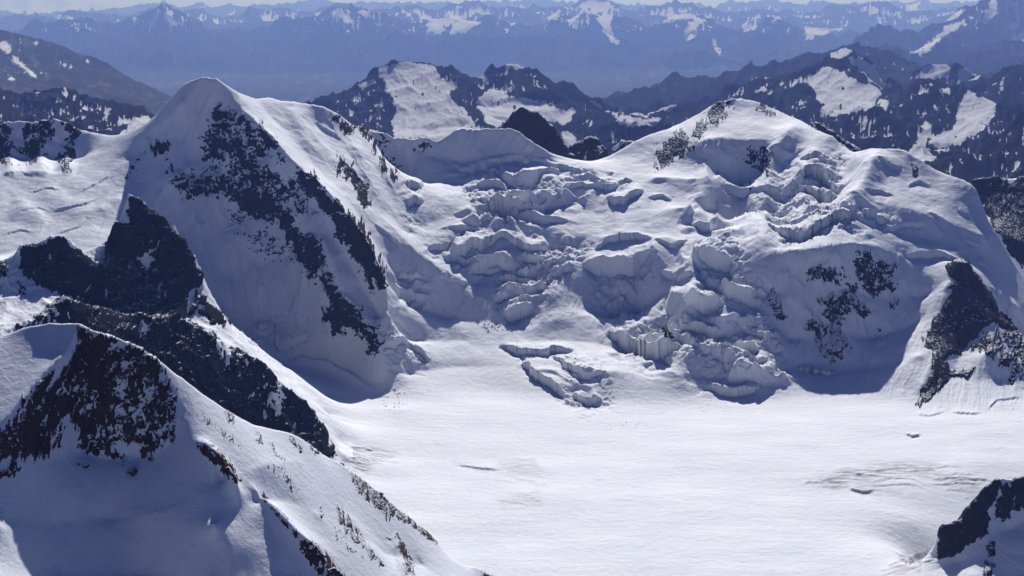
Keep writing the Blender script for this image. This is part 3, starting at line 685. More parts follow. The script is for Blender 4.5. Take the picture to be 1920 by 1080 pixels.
rock([(693,270),(703,262),(710,283),(727,297),(740,317),(738,333),(717,323),(707,307)], 3700, 4500, .55, M_rock_bare, 'rock_outcrop', 'short dark rib below the far end of the peak ridge', 3.5, 24)
rock([(618,210),(640,220),(660,240),(655,248),(638,240),(622,225)], 3900, 4500, .4, M_rock_bare, 'rock_outcrop', 'dark rocks at the right end of the snowy ridge crest', 5, 16)
rock([(664,235),(687,238),(692,257),(680,258),(670,250)], 3900, 4600, .4, M_rock_bare, 'rock_outcrop', 'little dark rock on the crest between ridge and saddle', 5, 14)
rock([(705,256),(722,258),(737,266),(735,272),(712,268)], 3900, 4700, .2, M_rock_bare, 'rock_outcrop', 'row of tiny rocks under the snow saddle', 4, 12)
rock([(775,272),(790,268),(802,272),(800,282),(780,282)], 3900, 4700, .2, M_rock_bare, 'rock_outcrop', 'tiny rock beside the icy dome', 4, 12)
m = M_rock_ridge
rock([(237,366),(246,360),(273,387),(300,400),(317,420),(350,457),(365,490),(382,512),(380,530),(377,547),(400,570),(417,590),(428,603),(420,617),(400,607),(385,597),(350,596),(333,594),(267,594),(240,602),(215,590),(195,540),(190,505),(198,480),(200,455),(213,412),(225,410),(238,416),(243,395),(237,385)], 2600, 3080, .50, m, 'cliff', 'tall black triangular rock tower below the pointed peak', 8, 30, 7)
rock([(25,470),(42,457),(65,455),(90,450),(120,445),(135,462),(155,474),(178,497),(200,490),(198,540),(217,590),(230,602),(200,602),(160,570),(110,547),(75,540),(45,520),(38,500)], 2350, 2900, .48, m, 'cliff', 'black rounded rock hump left of the tall tower', 8, 30, 7)
rock([(-40,485),(0,488),(12,492),(15,505),(0,522),(-40,530)], 2300, 3000, .4, m, 'rock_outcrop', 'small dark rock at the photo edge left of the black hump', 6, 20)
rock([(25,520),(60,530),(75,560),(50,565),(30,545)], 2200, 2900, -.2, m, 'rock_outcrop', 'few scattered rocks in the snow under the black hump', 5, 14)
rock([(35,612),(60,595),(100,565),(118,553),(140,560),(200,575),(230,585),(267,588),(333,588),(367,608),(402,625),(427,648),(450,655),(485,668),(509,691),(535,718),(569,745),(595,771),(612,805),(622,825),(643,855),(665,900),(640,940),(560,930),(480,890),(400,840),(340,790),(260,740),(160,720),(40,720)], 2150, 2720, .36, m, 'cliff', 'long dark rock ridge descending behind the near spur to the glacier', 8, 32, 7)
m = M_rock_near
rock([(146,606),(165,613),(210,623),(250,643),(300,675),(330,705),(338,740),(328,770),(332,800),(320,830),(300,845),(285,857),(265,850),(245,830),(225,835),(235,865),(200,862),(160,852),(150,840),(142,800),(122,785),(120,840),(95,857),(45,868),(20,864),(-40,880),(-40,830),(0,795),(20,785),(45,750),(60,735),(85,700),(110,688),(130,665),(140,630)], 980, 1180, .2, m, 'cliff', 'brown rock cliff streaked with snow on the near spur', 7, 20, 12)
rock([(-30,885),(5,880),(20,860),(35,868),(40,885),(20,895),(-30,900)], 900, 1100, .6, m, 'rock_outcrop', 'brown rock lump in the snow just below the brown cliff', 8, 20, 6)
rock([(365,823),(390,823),(405,838),(422,853),(437,878),(452,900),(442,906),(423,884),(400,864),(372,846)], 1000, 1180, .6, m, 'rock_outcrop', 'short dark rib casting a toothed shadow beside the brown cliff', 7, 16, 5)
rock([(418,768),(428,763),(436,775),(438,796),(425,787)], 1050, 1250, .6, m, 'rock_outcrop', 'single upright brown rock on the crest of the near spur', 4.5, 18, 4)
rock([(475,803),(490,813),(496,836),(485,832)], 1050, 1260, .5, m, 'rock_outcrop', 'thin slanting rock just under the near crest', 4.5, 18, 4)
rock([(501,823),(513,827),(517,845),(533,862),(522,862),(505,842)], 1050, 1260, .5, m, 'rock_outcrop', 'bent streak of rock under the near crest', 4.5, 18, 4)
rock([(540,808),(557,823),(572,850),(560,850),(545,830)], 1050, 1280, .35, m, 'rock_outcrop', 'rock streak where the near crest meets the dark ridge', 4.5, 18, 4)
rock([(575,830),(590,838),(602,850),(590,852)], 1050, 1290, .35, m, 'rock_outcrop', 'small rocks on the near crest above the glacier edge', 4.5, 18, 4)
rock([(655,876),(672,878),(692,898),(697,916),(716,920),(737,943),(759,960),(792,983),(812,998),(816,1019),(805,1013),(780,993),(750,974),(735,968),(730,976),(715,955),(690,938),(670,918),(656,897)], 1150, 1330, .5, m, 'rock_outcrop', 'chain of brown crags along the spur crest above the glacier', 4.5, 22, 5)
rock([(478,915),(505,932),(540,968),(562,1000),(592,1018),(622,1043),(655,1090),(605,1090),(588,1062),(563,1037),(556,1015),(541,995),(508,957)], 960, 1150, .15, m, 'rock_outcrop', 'thin line of dark rocks widening down the sunlit near slope', 4.5, 22, 6)
rock([(625,943),(647,953),(662,980),(680,1005),(702,1030),(726,1062),(715,1068),(690,1037),(665,1017),(645,997),(630,970)], 1050, 1260, .2, m, 'rock_outcrop', 'broken rock rib beside the pillar at the bottom edge', 4.5, 22, 5)
rock([(727,1008),(740,1001),(756,1013),(767,1035),(777,1060),(782,1090),(752,1090),(744,1050),(736,1025)], 1050, 1260, .65, m, 'rock_outcrop', 'upright brown rock pillar cut by the bottom edge', 7, 16, 5)
rock([(901,1068),(918,1058),(934,1068),(940,1085),(903,1080)], 1200, 1400, .6, m, 'rock_outcrop', 'last small rock knob where the spur crest meets the glacier', 6, 14, 4)
rock([(345,755),(380,765),(420,800),(470,840),(450,850),(400,810),(350,775)], 1030, 1240, -.25, m, 'rock_outcrop', 'sprinkle of small stones on the sunlit slope beside the cliff', 5, 10, 8)
rock([(495,850),(530,870),(570,920),(550,930),(520,900),(490,870)], 1030, 1240, -.22, m, 'rock_outcrop', 'sprinkle of small stones in the middle of the near slope', 5, 10, 8)
rock([(600,940),(640,990),(690,1050),(670,1060),(620,1000),(590,960)], 1030, 1240, -.25, m, 'rock_outcrop', 'sprinkle of small stones low on the near slope', 5, 10, 8)
m = M_rock_warm
rock([(1753,1049),(1760,1013),(1757,987),(1772,980),(1800,971),(1811,949),(1828,931),(1845,908),(1867,890),(1877,905),(1862,940),(1851,960),(1849,1000),(1830,1012),(1810,1022),(1790,1042),(1770,1050)], 2050, 2420, .75, m, 'cliff', 'brown black crag rising over the glacier in the bottom corner', 8, 24, 5)
rock([(1880,903),(1905,892),(1960,890),(1960,950),(1900,962),(1885,977),(1868,972),(1860,950),(1873,930)], 2050, 2420, .3, m, 'rock_outcrop', 'snow streaked rocks on the top of the corner crag', 7, 20, 6)
rock([(1852,1015),(1863,1013),(1867,1042),(1856,1044)], 2000, 2400, .5, m, 'rock_outcrop', 'small black rock in the snow gully of the corner crag', 6, 14, 5)
rock([(1835,1078),(1850,1053),(1864,1058),(1856,1078),(1840,1085)], 2000, 2400, .4, m, 'rock_outcrop', 'dark rock at the foot of the corner crag gully', 6, 14, 5)
rock([(1773,500),(1790,488),(1808,485),(1827,513),(1842,533),(1862,563),(1882,593),(1906,617),(1880,612),(1860,602),(1845,612),(1825,632),(1815,642),(1800,662),(1785,657),(1770,672),(1752,670),(1750,655),(1735,650),(1730,637),(1743,615),(1758,590),(1776,565),(1783,545),(1776,535),(1787,525),(1773,515)], 3100, 3600, .7, m, 'cliff', 'big dark triangular rock buttress below the right snow shoulder', 7, 26, 6)
rock([(1750,672),(1765,670),(1776,680),(1792,700),(1827,690),(1820,707),(1800,703),(1780,708),(1755,737),(1740,752),(1718,759),(1726,735),(1743,705)], 2950, 3400, .6, m, 'rock_outcrop', 'dark rock toe under the triangular buttress at the glacier edge', 7, 22, 5)
rock([(1810,645),(1850,620),(1880,612),(1960,635),(1960,700),(1890,722),(1870,692),(1840,662),(1820,662)], 3050, 3500, .0, m, 'rock_outcrop', 'snow speckled rocks right of the triangular buttress', 6, 16)
m = M_rock
rock([(1500,505),(1540,490),(1560,500),(1590,500),(1600,530),(1570,540),(1530,530),(1505,520)], 3300, 3750, 0.06, m, 'rock_outcrop', 'scattered rocks on the left of the shaded bowl', 5, 13)
rock([(1590,480),(1600,458),(1615,453),(1640,480),(1682,490),(1684,540),(1640,562),(1618,545),(1605,520)], 3300, 3750, 0.14, m, 'rock_outcrop', 'wide patch of speckled rock high in the shaded bowl', 5, 13)
rock([(1545,560),(1580,540),(1600,530),(1612,560),(1595,580),(1585,600),(1575,607),(1560,612),(1545,590),(1540,565)], 3250, 3650, .35, m, 'rock_outcrop', 'dark rock spur capped with snow in the middle of the bowl', 7, 18)
rock([(1513,605),(1545,608),(1562,605),(1572,620),(1584,650),(1580,672),(1565,677),(1543,662),(1533,640),(1528,625)], 3200, 3550, .5, m, 'rock_outcrop', 'lowest dark rock spur at the foot of the bowl', 7, 18)
rock([(1598,563),(1620,568),(1630,585),(1620,597),(1605,582)], 3250, 3600, .4, m, 'rock_outcrop', 'small dark rock beside the snow capped bowl spur', 6, 14, 6)
rock([(1658,570),(1685,556),(1693,570),(1675,583)], 3250, 3600, .15, m, 'rock_outcrop', 'little rock patch at the right side of the bowl', 5, 12, 6)
rock([(1440,555),(1452,545),(1462,565),(1472,595),(1460,602),(1448,580)], 3250, 3650, .45, m, 'rock_outcrop', 'slim dark rock streak on the left wall of the bowl', 6, 14, 6)
rock([(1648,610),(1654,615),(1646,646),(1638,648)], 3200, 3600, .15, m, 'rock_outcrop', 'thin short rock streak low on the bowl right wall', 5, 10, 5)
rock([(1335,200),(1350,193),(1375,186),(1370,202),(1350,222),(1330,242),(1300,267),(1290,287),(1265,302),(1240,314),(1230,300),(1240,278),(1260,260),(1290,248),(1310,228),(1325,213)], 4200, 5200, .55, M_rock_bare, 'rock_outcrop', 'long band of rocks on the left ridge of the rounded summit', 3.5, 18)
rock([(1418,205),(1428,190),(1440,197),(1457,216),(1440,217)], 4600, 5200, .35, M_rock_bare, 'rock_outcrop', 'tiny dark rocks right of the rounded summit top', 3, 12, 5)
rock([(1400,275),(1440,263),(1450,285),(1447,310),(1430,332),(1400,322),(1393,300)], 4000, 4700, -.05, M_rock_bare, 'rock_outcrop', 'speckled rocks under the front shoulder of the rounded summit', 2.5, 12)
rock([(1378,335),(1410,338),(1412,362),(1385,360)], 3900, 4400, -.15, M_rock_bare, 'rock_outcrop', 'faint sprinkle of rocks below the front shoulder', 2, 10)
rock([(1710,308),(1722,314),(1722,337),(1712,330)], 4000, 4600, .25, M_rock_bare, 'rock_outcrop', 'tiny rock notch on the right snow dome', 2.5, 10, 5)
rock([(1722,292),(1738,300),(1748,315),(1735,312)], 4000, 4600, .1, M_rock_bare, 'rock_outcrop', 'tiny rocks on the crest right of the snow dome', 4, 10, 5)
rock([(1370,390),(1378,395),(1372,425),(1362,430),(1360,410)], 3600, 4100, -.2, M_rock_bare, 'rock_outcrop', 'faint string of rocks in the icefall right of centre', 4, 10)
rock([(1235,615),(1250,612),(1268,630),(1262,642),(1245,632)], 3200, 3700, .1, M_rock_bare, 'rock_outcrop', 'little dark rock patch in the shaded lower icefall', 4, 10, 6)
m = M_rock_ridge
rock([(938,246),(948,226),(960,212),(980,194),(995,205),(1012,208),(1028,221),(1044,236),(1058,255),(1090,310),(1000,300),(950,260)], 4700, 4990, .9, M_rock, 'rock_outcrop', 'black rock pinnacle poking up behind the icy dome', 7, 20, 5)
rock([(1060,300),(1068,265),(1090,257),(1105,248),(1121,256),(1137,274),(1155,306),(1100,312)], 4950, 5200, .4, M_rock, 'rock_outcrop', 'second dark pinnacle behind the dome dusted with snow', 7, 20, 5)
rock([(1138,300),(1150,268),(1165,254),(1186,253),(1204,277),(1170,300)], 5250, 5500, .15, M_rock, 'rock_outcrop', 'snow dusted rock knob between dome and rounded summit', 6, 18, 5)
rock([(1500,216),(1527,217),(1557,235),(1582,254),(1612,274),(1650,300),(1600,300),(1540,262)], 5000, 5350, .4, M_rock, 'rock_outcrop', 'dark rocky flank behind the rounded summit', 6, 18, 6)
rock([(1800,352),(1820,336),(1847,332),(1870,326),(1890,336),(1913,331),(1980,325),(1980,520),(1915,500),(1895,470),(1865,425),(1845,385)], 4200, 5150, .45, m, 'cliff', 'dark rocky ridge at the photo edge behind the right mountain', 7, 24, 7)

def largest(m):
    """the biggest connected patch of a face mask"""
    todo = set(map(tuple, np.argwhere(m))); best = []
    while todo:
        st = [todo.pop()]; comp = []
        while st:
            y, x = st.pop(); comp.append((y, x))
            for q in ((y + 1, x), (y - 1, x), (y, x + 1), (y, x - 1)):
                if q in todo: todo.remove(q); st.append(q)
        if len(comp) > len(best): best = comp
    out = np.zeros_like(m)
    if best: i = np.array(best); out[i[:, 0], i[:, 1]] = True
    return out
def build_rock(pts, Y0, Y1, dens, hp, grain, feather, mat, name, label):
    mx = feather * 2 + 6
    Y0, Y1 = squeeze(pts[0][0], Y0) - 60, squeeze(pts[0][0], Y1) + 60
    xs = [p[0] for p in pts]; ys = [p[1] for p in pts]
    cm = np.nonzero((pxc > min(xs) - mx) & (pxc < max(xs) + mx))[0]
    if len(cm) == 0: return
    ca, cb = cm[0], cm[-1] + 1
    sub = (slice(None), slice(ca, cb))
    ok = (PYv[sub] > min(ys) - mx) & (PYv[sub] < max(ys) + mx) & (Yg[sub] > Y0) & (Yg[sub] < Y1)
    rr = np.nonzero(ok.any(1))[0]
    if len(rr) == 0: print('NO ROCK', label); return
    sub = (slice(rr[0], rr[-1] + 1), slice(ca, cb)); ok = ok[rr[0]:rr[-1] + 1]
    p = P[sub].copy(); n = NRM[sub]; px = PX[sub]; py = PYv[sub]; s = Yg[sub] / F
    g = s * grain
    q = p / g[..., None]
    wob = fbm(q[..., 0] * 1.6, q[..., 1] * 1.6, q[..., 2] * 1.6, 4) * feather * 1.3
    sd = poly_sd(px, py, pts) + wob
    e = np.clip(sd / feather, -1.6, 1)
    # blocky crag noise: ribs run down the slope
    w1 = fbm(q[..., 0] * 0.8 + 3, q[..., 1] * 0.8, q[..., 2] * 0.8, 3) * 0.9
    q0 = q[..., 0] + w1; q1 = q[..., 1] + w1 * 0.5; q2 = q[..., 2] - w1
    u = q0 * 0.82 + q2 * 0.57; t = -q0 * 0.57 + q2 * 0.82            # strata dip down to the right
    rb = ridged(u * 0.55, q1 * 0.6, t * 0.95, 5, 0.62)
    fb = fbm(u * 1.5, q1 * 1.6, t * 2.3, 5, 0.62)
    lg = fbm(q[..., 0] * 0.42 + 9, q[..., 1] * 0.42, q[..., 2] * 0.42, 3)
    f1, f2, hv = cells(u * 2.6 + fb * 0.8, t * 3.4 + q1 * 1.4 + fb)
    f3 = fbm(u * 4.6 + 7, q1 * 4.6, t * 5.6, 4, 0.6)
    big = name == 'cliff' and mat is not M_rock_near
    if mat is M_rock_bare: hp = hp * 0.42
    if mat is M_rock_near and name != 'cliff': hp = hp * 0.6
    d = e * 0.58 - 0.60 + dens * 0.95 + (rb - 0.36) * 0.9 + fb * (0.6 if big else 0.85) + f3 * (0.5 if big else 0.95) + lg * (1.0 if big else 0.5) + (hv - 0.5) * 0.35
    ds = np.clip(e * 0.55 - 0.3 + dens * 0.6 + (rb - 0.36) * 1.1 + fb * 0.35 + lg * 0.4 + (hv - 0.5) * 0.4, 0, 2)
    d = np.where(d > 0, 0.10 + np.minimum(d, 0.25) * 0.5 + 0.75 * np.tanh(ds * 1.3), d * 1.2)
    keep = ok & (sd > -1.5 * feather)
    kf = keep[:-1, :-1] & keep[1:, :-1] & keep[:-1, 1:] & keep[1:, 1:]
    if not kf.any(): print('NO FACES', label); return
    p = p + n * (np.clip(d, -1.1, 1.6) * hp * 0.55 * s)[..., None]
    kf = largest(kf)
    o = emit(name, p, kf, mat, smooth=True)
    tag(o, label, 'rock' if name == 'rock_outcrop' else 'cliff')
for a in ROCKS: build_rock(*a)
log('rocks')
#FAR_BEGIN
# ================================================================== FAR FIELD : mountains beyond, valley, hazy ranges
ff = Field(-340, 2260, 4, 6600, 125000, 0.0016)
def reach(Y): return Y if Y < 15000 else 15000 + (Y - 15000) * 1.42
def L(pts, back=None): ff.line([(a, b, reach(c)) for a, b, c in pts], (back[0] * (1.3 if pts[0][2] > 20000 else 1), back[1] * (1.3 if pts[0][2] > 20000 else 1)) if back else None)
ff.flat([(-180,6700,ZC-1500),(2100,6700,ZC-1500)])
ff.flat([(-180,123000,ZC-1800),(2100,123000,ZC-1800)])
# valley floor
for Yv in (23000, 27000, 31000, 35000):
    ff.flat([(-180 if Yv > 26000 else 330, reach(Yv), ZC-2050*reach(Yv)/Yv), (1250 if Yv < 26000 else 1500, reach(Yv), ZC-2000*reach(Yv)/Yv)])
ff.flat([(1500,reach(27000),ZC-1950),(2100,reach(30000),ZC-1900)])
# rock and glacier mountain behind the saddle
L([(520,196,13000),(560,186,13000),(600,191,12900),(640,186,12700),(652,168,12600),(668,158,12550),(684,152,12500),(694,135,12500),(711,126,12500),(737,115,12500),(763,113,12550),(800,117,12600),(817,122,12600),(832,119,12550),(847,112,12500),(867,126,12550),(887,137,12600),(907,138,12650),(917,128,12700),(938,115,12750),(960,110,12800),(993,117,12800),(1017,130,12800),(1043,150,12750),(1070,153,12700),(1100,173,12600),(1133,184,12600),(1167,203,12500),(1200,216,12500)], back=(2400, 900))
L([(711,127,12490),(704,150,12200),(712,180,11700),(728,215,11200),(738,245,10700)])
L([(847,114,12480),(858,150,12000),(870,180,11500),(898,210,11000),(925,250,10400)])
L([(960,112,12780),(985,150,12300),(1010,165,12100),(1060,185,11800),(1110,205,11500)])
L([(917,130,12690),(900,150,12400),(885,165,12100)])
L([(600,270,9600),(700,275,9700),(800,275,9800),(900,285,9800),(1000,290,9600),(1080,300,9300)])
L([(745,240,10800),(800,245,10700),(870,240,10800)])
L([(890,200,11600),(960,190,11700),(1020,195,11700),(1080,210,11500)])
L([(930,225,11100),(1000,230,11000),(1060,240,10900),(1110,200,11600),(1150,212,11700),(1200,212,11800),(1275,198,12200)])
L([(1000,270,9800),(1040,262,9900),(1065,242,10000),(1100,226,10000),(1132,232,10000),(1165,229,9900),(1250,236,9700),(1300,245,9600)], back=(500, 250))
L([(1150,218,11000),(1200,225,10900),(1240,230,10800)])
# left: dark ridge with streaks, brown hill, small saddle
L([(-180,150,10000),(0,163,10000),(60,166,10000),(88,159,10000),(125,163,10000),(160,166,9950),(200,180,9900),(220,190,9880),(240,198,9850),(262,206,9850),(300,205,10100),(340,200,10500)], back=(1500, 800))
L([(-180,250,8600),(0,255,8600),(100,262,8600),(200,262,8500),(230,250,8700),(262,230,9100),(290,240,8800),(340,260,8400)])
L([(-180,40,20000),(0,56,20000),(30,60,19900),(60,65,19800),(100,75,19600),(125,84,19400),(150,98,19200),(200,118,18800),(240,140,18400),(270,160,18000),(310,185,17500),(335,205,17000)], back=(3500, 1200))
L([(-180,130,17500),(0,130,17200),(100,145,16800),(200,175,16000),(280,205,15000)])
L([(-180,190,14500),(0,190,14300),(150,200,14000),(300,225,13500)])
# right-hand middle mountains
L([(1130,195,18000),(1150,180,18000),(1200,166,17800),(1270,140,17500),(1300,133,17400),(1350,131,17200),(1400,126,17000),(1440,121,16800),(1500,112,17000),(1530,100,17500),(1560,82,18000),(1580,74,18100),(1600,71,18200),(1625,74,18200),(1645,80,18200),(1690,105,18000),(1730,122,17800),(1800,140,17500)], back=(2500, 900))
L([(1140,215,15500),(1250,185,15000),(1340,165,14800)])
L([(1170,262,10500),(1200,243,11000),(1240,228,11400),(1270,214,12000),(1310,192,12400),(1350,170,12800),(1375,160,12900),(1400,161,12900),(1425,150,13000),(1450,133,13000),(1480,128,13000),(1500,130,13000),(1520,118,13000),(1540,106,13000),(1555,98,13000),(1575,89,13000),(1588,87,13000),(1605,98,12950),(1625,110,12850),(1645,122,12700),(1670,140,12500),(1700,155,12300),(1715,162,12200)], back=(1600, 600))
L([(1480,152,12300),(1500,140,12400),(1530,127,12400),(1552,125,12350),(1575,134,12200),(1600,142,12000),(1625,158,11800),(1655,166,11700)])
L([(1588,92,12900),(1600,130,12300),(1640,158,11900)])
L([(1440,225,10600),(1500,220,10700),(1545,218,10700),(1600,205,10800),(1650,190,11100)])
L([(1200,290,9500),(1300,270,9800),(1400,230,10300),(1440,240,10200),(1500,240,10100)])
L([(1635,190,11200),(1660,166,11500),(1690,160,11400),(1712,150,11300),(1735,145,11200),(1762,150,11100),(1790,160,11000),(1810,164,10900),(1840,180,10700),(1862,190,10500),(1875,196,10400),(1900,212,10300)], back=(1200, 500))
L([(1540,226,10000),(1560,216,9900),(1590,205,9800),(1620,200,9700),(1645,200,9600),(1660,206,9500),(1690,235,9200),(1718,265,8900),(1735,285,8700)], back=(300, 160))
L([(1500,280,8800),(1580,290,8500),(1660,300,8300),(1720,300,8300)])
L([(1735,146,11190),(1730,180,10600),(1712,205,10300),(1700,225,9900)])
L([(1810,166,10880),(1795,200,10500),(1785,230,10100),(1745,262,9400)])
L([(1862,192,10480),(1840,225,10000),(1820,255,9500)])
L([(1700,290,8600),(1750,285,8900),(1790,280,9100),(1740,305,8400)])
L([(1765,320,7900),(1780,308,8000),(1800,290,8100),(1850,255,8200),(1900,225,8300),(1920,208,8350),(1960,190,8400),(2100,150,8500)], back=(700, 350))
L([(1800,350,7400),(1900,340,7400),(2100,330,7400)])
L([(1690,158,13500),(1707,144,14500),(1730,125,14600),(1755,115,14700),(1772,118,14700),(1787,125,14600),(1800,122,14700),(1825,126,14700),(1843,135,14600),(1855,150,14000)], back=(700, 300))
L([(1830,150,13500),(1850,140,13500),(1880,131,13400),(1920,122,13400),(1980,110,13300),(2100,90,13000)], back=(900, 400))
# far glacier tongue and its mountains
L([(1620,100,23000),(1660,88,24000),(1700,96,23500),(1745,88,25000),(1790,52,27500),(1808,40,28500)])
L([(1690,100,23000),(1800,85,24500),(1860,70,25500),(1920,72,25000),(2100,60,25000)], back=(1500, 500))
L([(1600,60,30000),(1650,52,30500),(1700,58,30500),(1745,40,31000),(1780,34,31000),(1800,18,31500),(1818,6,31500),(1835,-5,31500),(1860,-18,31500),(1900,-25,31500),(1960,-30,31500),(2100,-20,31500)], back=(3500, 1200))
L([(1830,50,28500),(1850,20,30000),(1862,-10,31200)])
# long snowy range across the far side of the valley
F1 = [(-180,70,41000),(-60,60,41000),(0,58,41000),(40,48,41000),(75,45,41000),(110,36,41500),(150,38,41500),(200,48,41500),(250,35,41500),(290,12,41500),(310,8,41500),(335,16,41500),(360,35,41500),(395,56,41500),(425,62,41500),(470,45,42000),(520,40,42000),(560,32,42000),(600,24,42000),(640,12,42000),(665,10,42000),(690,20,42000),(715,32,42000),(745,40,42000),(790,30,42000),(830,28,42000),(860,32,42000),(905,42,42000),(930,32,42000),(960,45,42000),(990,50,42000),(1020,35,42000),(1055,24,42000),(1090,25,42000),(1120,22,42000),(1150,26,42000),(1185,42,42000),(1215,46,42000),(1240,35,41500),(1265,28,41500),(1300,24,41500),(1320,32,41500),(1345,48,41000),(1380,58,41000),(1410,50,40500),(1435,40,40500),(1460,30,40500),(1485,38,40500),(1515,64,40500),(1550,66,40500),(1590,46,40500),(1620,55,40500),(1660,62,40500),(1720,70,40500),(2100,60,40500)]
L(F1, back=(4500, 900))
L([(640,14,41900),(655,60,38500),(670,100,36500)]); L([(800,32,41900),(760,80,38500),(740,110,36800)]); L([(860,34,41900),(830,75,38500),(815,110,36500)])
L([(930,34,41800),(960,80,38500),(985,115,36500)]); L([(1055,26,41800),(1060,70,38500),(1040,110,36500)]); L([(1110,25,41800),(1140,70,38500),(1170,110,36000)])
L([(1290,26,41400),(1300,75,38000),(1310,110,35000)]); L([(1460,32,40400),(1470,75,37500),(1460,110,34000)]); L([(305,10,41400),(290,60,38500),(320,100,36000)]); L([(200,50,41400),(230,90,38000)])
L([(1215,48,41900),(1200,90,38000)]); L([(1380,60,40900),(1380,100,37000)]); L([(990,52,41900),(1000,85,39000)]); L([(560,34,41900),(570,90,37500)])
L([(420,66,40500),(470,72,39500),(520,62,39500),(560,80,39000),(600,70,38800),(650,82,38500),(700,66,38500),(745,58,38800),(790,70,38500),(840,84,38000),(880,70,38500),(930,60,38800),(980,78,38200),(1020,66,38500),(1060,48,39000),(1100,62,38500),(1150,72,38200),(1200,80,37800)], back=(1500, 250))
L([(560,112,37200),(640,100,37300),(720,104,37200),(800,96,37200),(880,106,37000),(960,98,37000),(1040,90,37200),(1120,100,36800),(1200,108,36200),(1280,98,36000)], back=(900, 160))
L([(1180,70,38200),(1230,60,38500),(1270,72,38000),(1320,64,38000),(1370,82,37500),(1420,70,37500),(1470,62,37800),(1520,88,37000),(1580,72,37500),(1640,84,37000),(1700,78,36800)], back=(1400, 250))
L([(1200,112,34500),(1260,100,34800),(1330,92,35000),(1400,104,34200),(1470,94,34500),(1540,106,33500),(1600,96,33500)], back=(900, 160))
L([(40,92,38500),(120,84,38500),(200,78,38800),(280,66,39200),(330,76,38800),(400,88,38200)], back=(1200, 220))
L([(-180,115,37000),(200,128,36500),(600,132,36000),(1000,138,35500),(1200,135,35000),(1400,130,33500),(1550,125,31000)])
L([(-180,30,54000),(0,28,54000),(60,32,54000),(120,26,54000),(200,24,54000),(300,18,54000),(400,26,54000),(450,20,54000),(500,15,54000),(525,9,54000),(560,18,54000),(610,14,54000),(640,4,54000),(670,16,54000),(700,20,54000),(745,16,54000),(800,20,54000),(840,10,54000),(870,4,54000),(880,1,54000),(900,3,54000),(930,18,54000),(970,20,54000),(995,8,54000),(1030,18,54000),(1065,14,54000),(1085,1,54000),(1100,-8,54000),(1112,-10,54000),(1135,-2,54000),(1155,8,54000),(1190,18,54000),(1240,12,54000),(1268,2,54000),(1295,8,54000),(1330,22,54000),(1390,26,54000),(1425,12,54000),(1450,18,54000),(1480,24,54000),(1540,16,54000),(1585,7,54000),(1610,14,54000),(1640,11,54000),(1660,6,54000),(1690,14,54000),(1730,20,54000),(2100,8,54000)], back=(6000, 700))
L([(-180,26,74000),(100,27,74000),(200,22,74000),(280,6,74000),(350,11,74000),(420,8,74000),(520,12,74000),(600,2,74000),(680,9,74000),(760,5,74000),(820,10,74000),(900,3,74000),(1040,7,74000),(1180,8,74000),(1260,12,74000),(1340,9,74000),(1420,4,74000),(1500,7,74000),(1560,2,74000),(1640,8,74000),(1760,2,74000),(2100,4,74000)], back=(6000, 500))
ff.solve()
log('far solved', ff.z.shape)
NCF = 1440
pxf = np.linspace(-300, 2220, NCF)
ci = (pxf - ff.px[0]) / ff.dpx; c0 = np.clip(ci.astype(int), 0, len(ff.px) - 2); ft = ci - c0
zb = blur(ff.z, 0.6, 1.0)
zD = zb[:, c0] * (1 - ft) + zb[:, c0 + 1] * ft
vD = np.repeat(ff.v[:, None], NCF, 1)
rho, _ = adapt(pxf, vD, zD, 0, hid=0.3, eps=120)
rho = np.maximum(blur(rho, 6, 1.5), rho * 0.5)
v2, z2 = resample(ff.v, zD, rho, 760)
PX2 = np.repeat(pxf[None, :], 760, 0).astype(np.float32)
def far_relief(v, z):
    Y = np.exp(v); s = Y / F; a = PX2; b = (v * F).astype(np.float32); h = ((z - ZC) / s).astype(np.float32)
    vz = ZC - 2050 * np.interp(Y, [15000, 27000, 35000, 42000], [1, 1.19, 1.24, 1.27]); rough = np.clip((z - vz - 60) / 600, 0.04, 1)
    rough *= np.where((PX2 < 420) & (Y > 12500) & (Y < 26000), 0.3, 1)
    wx = fbm(a / 110, b / 220, h / 80, 4) * 60
    r1 = ridged((a + wx) / 125, b / 250 + wx / 300, h / 200, 5, 0.52)
    r2 = ridged((a + wx * 0.6) / 38 + 5, b / 170, h / 80, 5, 0.58)
    f = fbm(a / 10, b / 90, h / 30, 4, 0.6)
    k = np.interp(Y, [8000, 14000, 36000, 53000, 70000, 90000], [1.0, 0.95, 0.95, 0.9, 0.8, 0.7])
    dz = ((r1 - 0.55) * 30 + (r2 - 0.45) * 12 + f * 2.4) * k
    return dz * s * rough
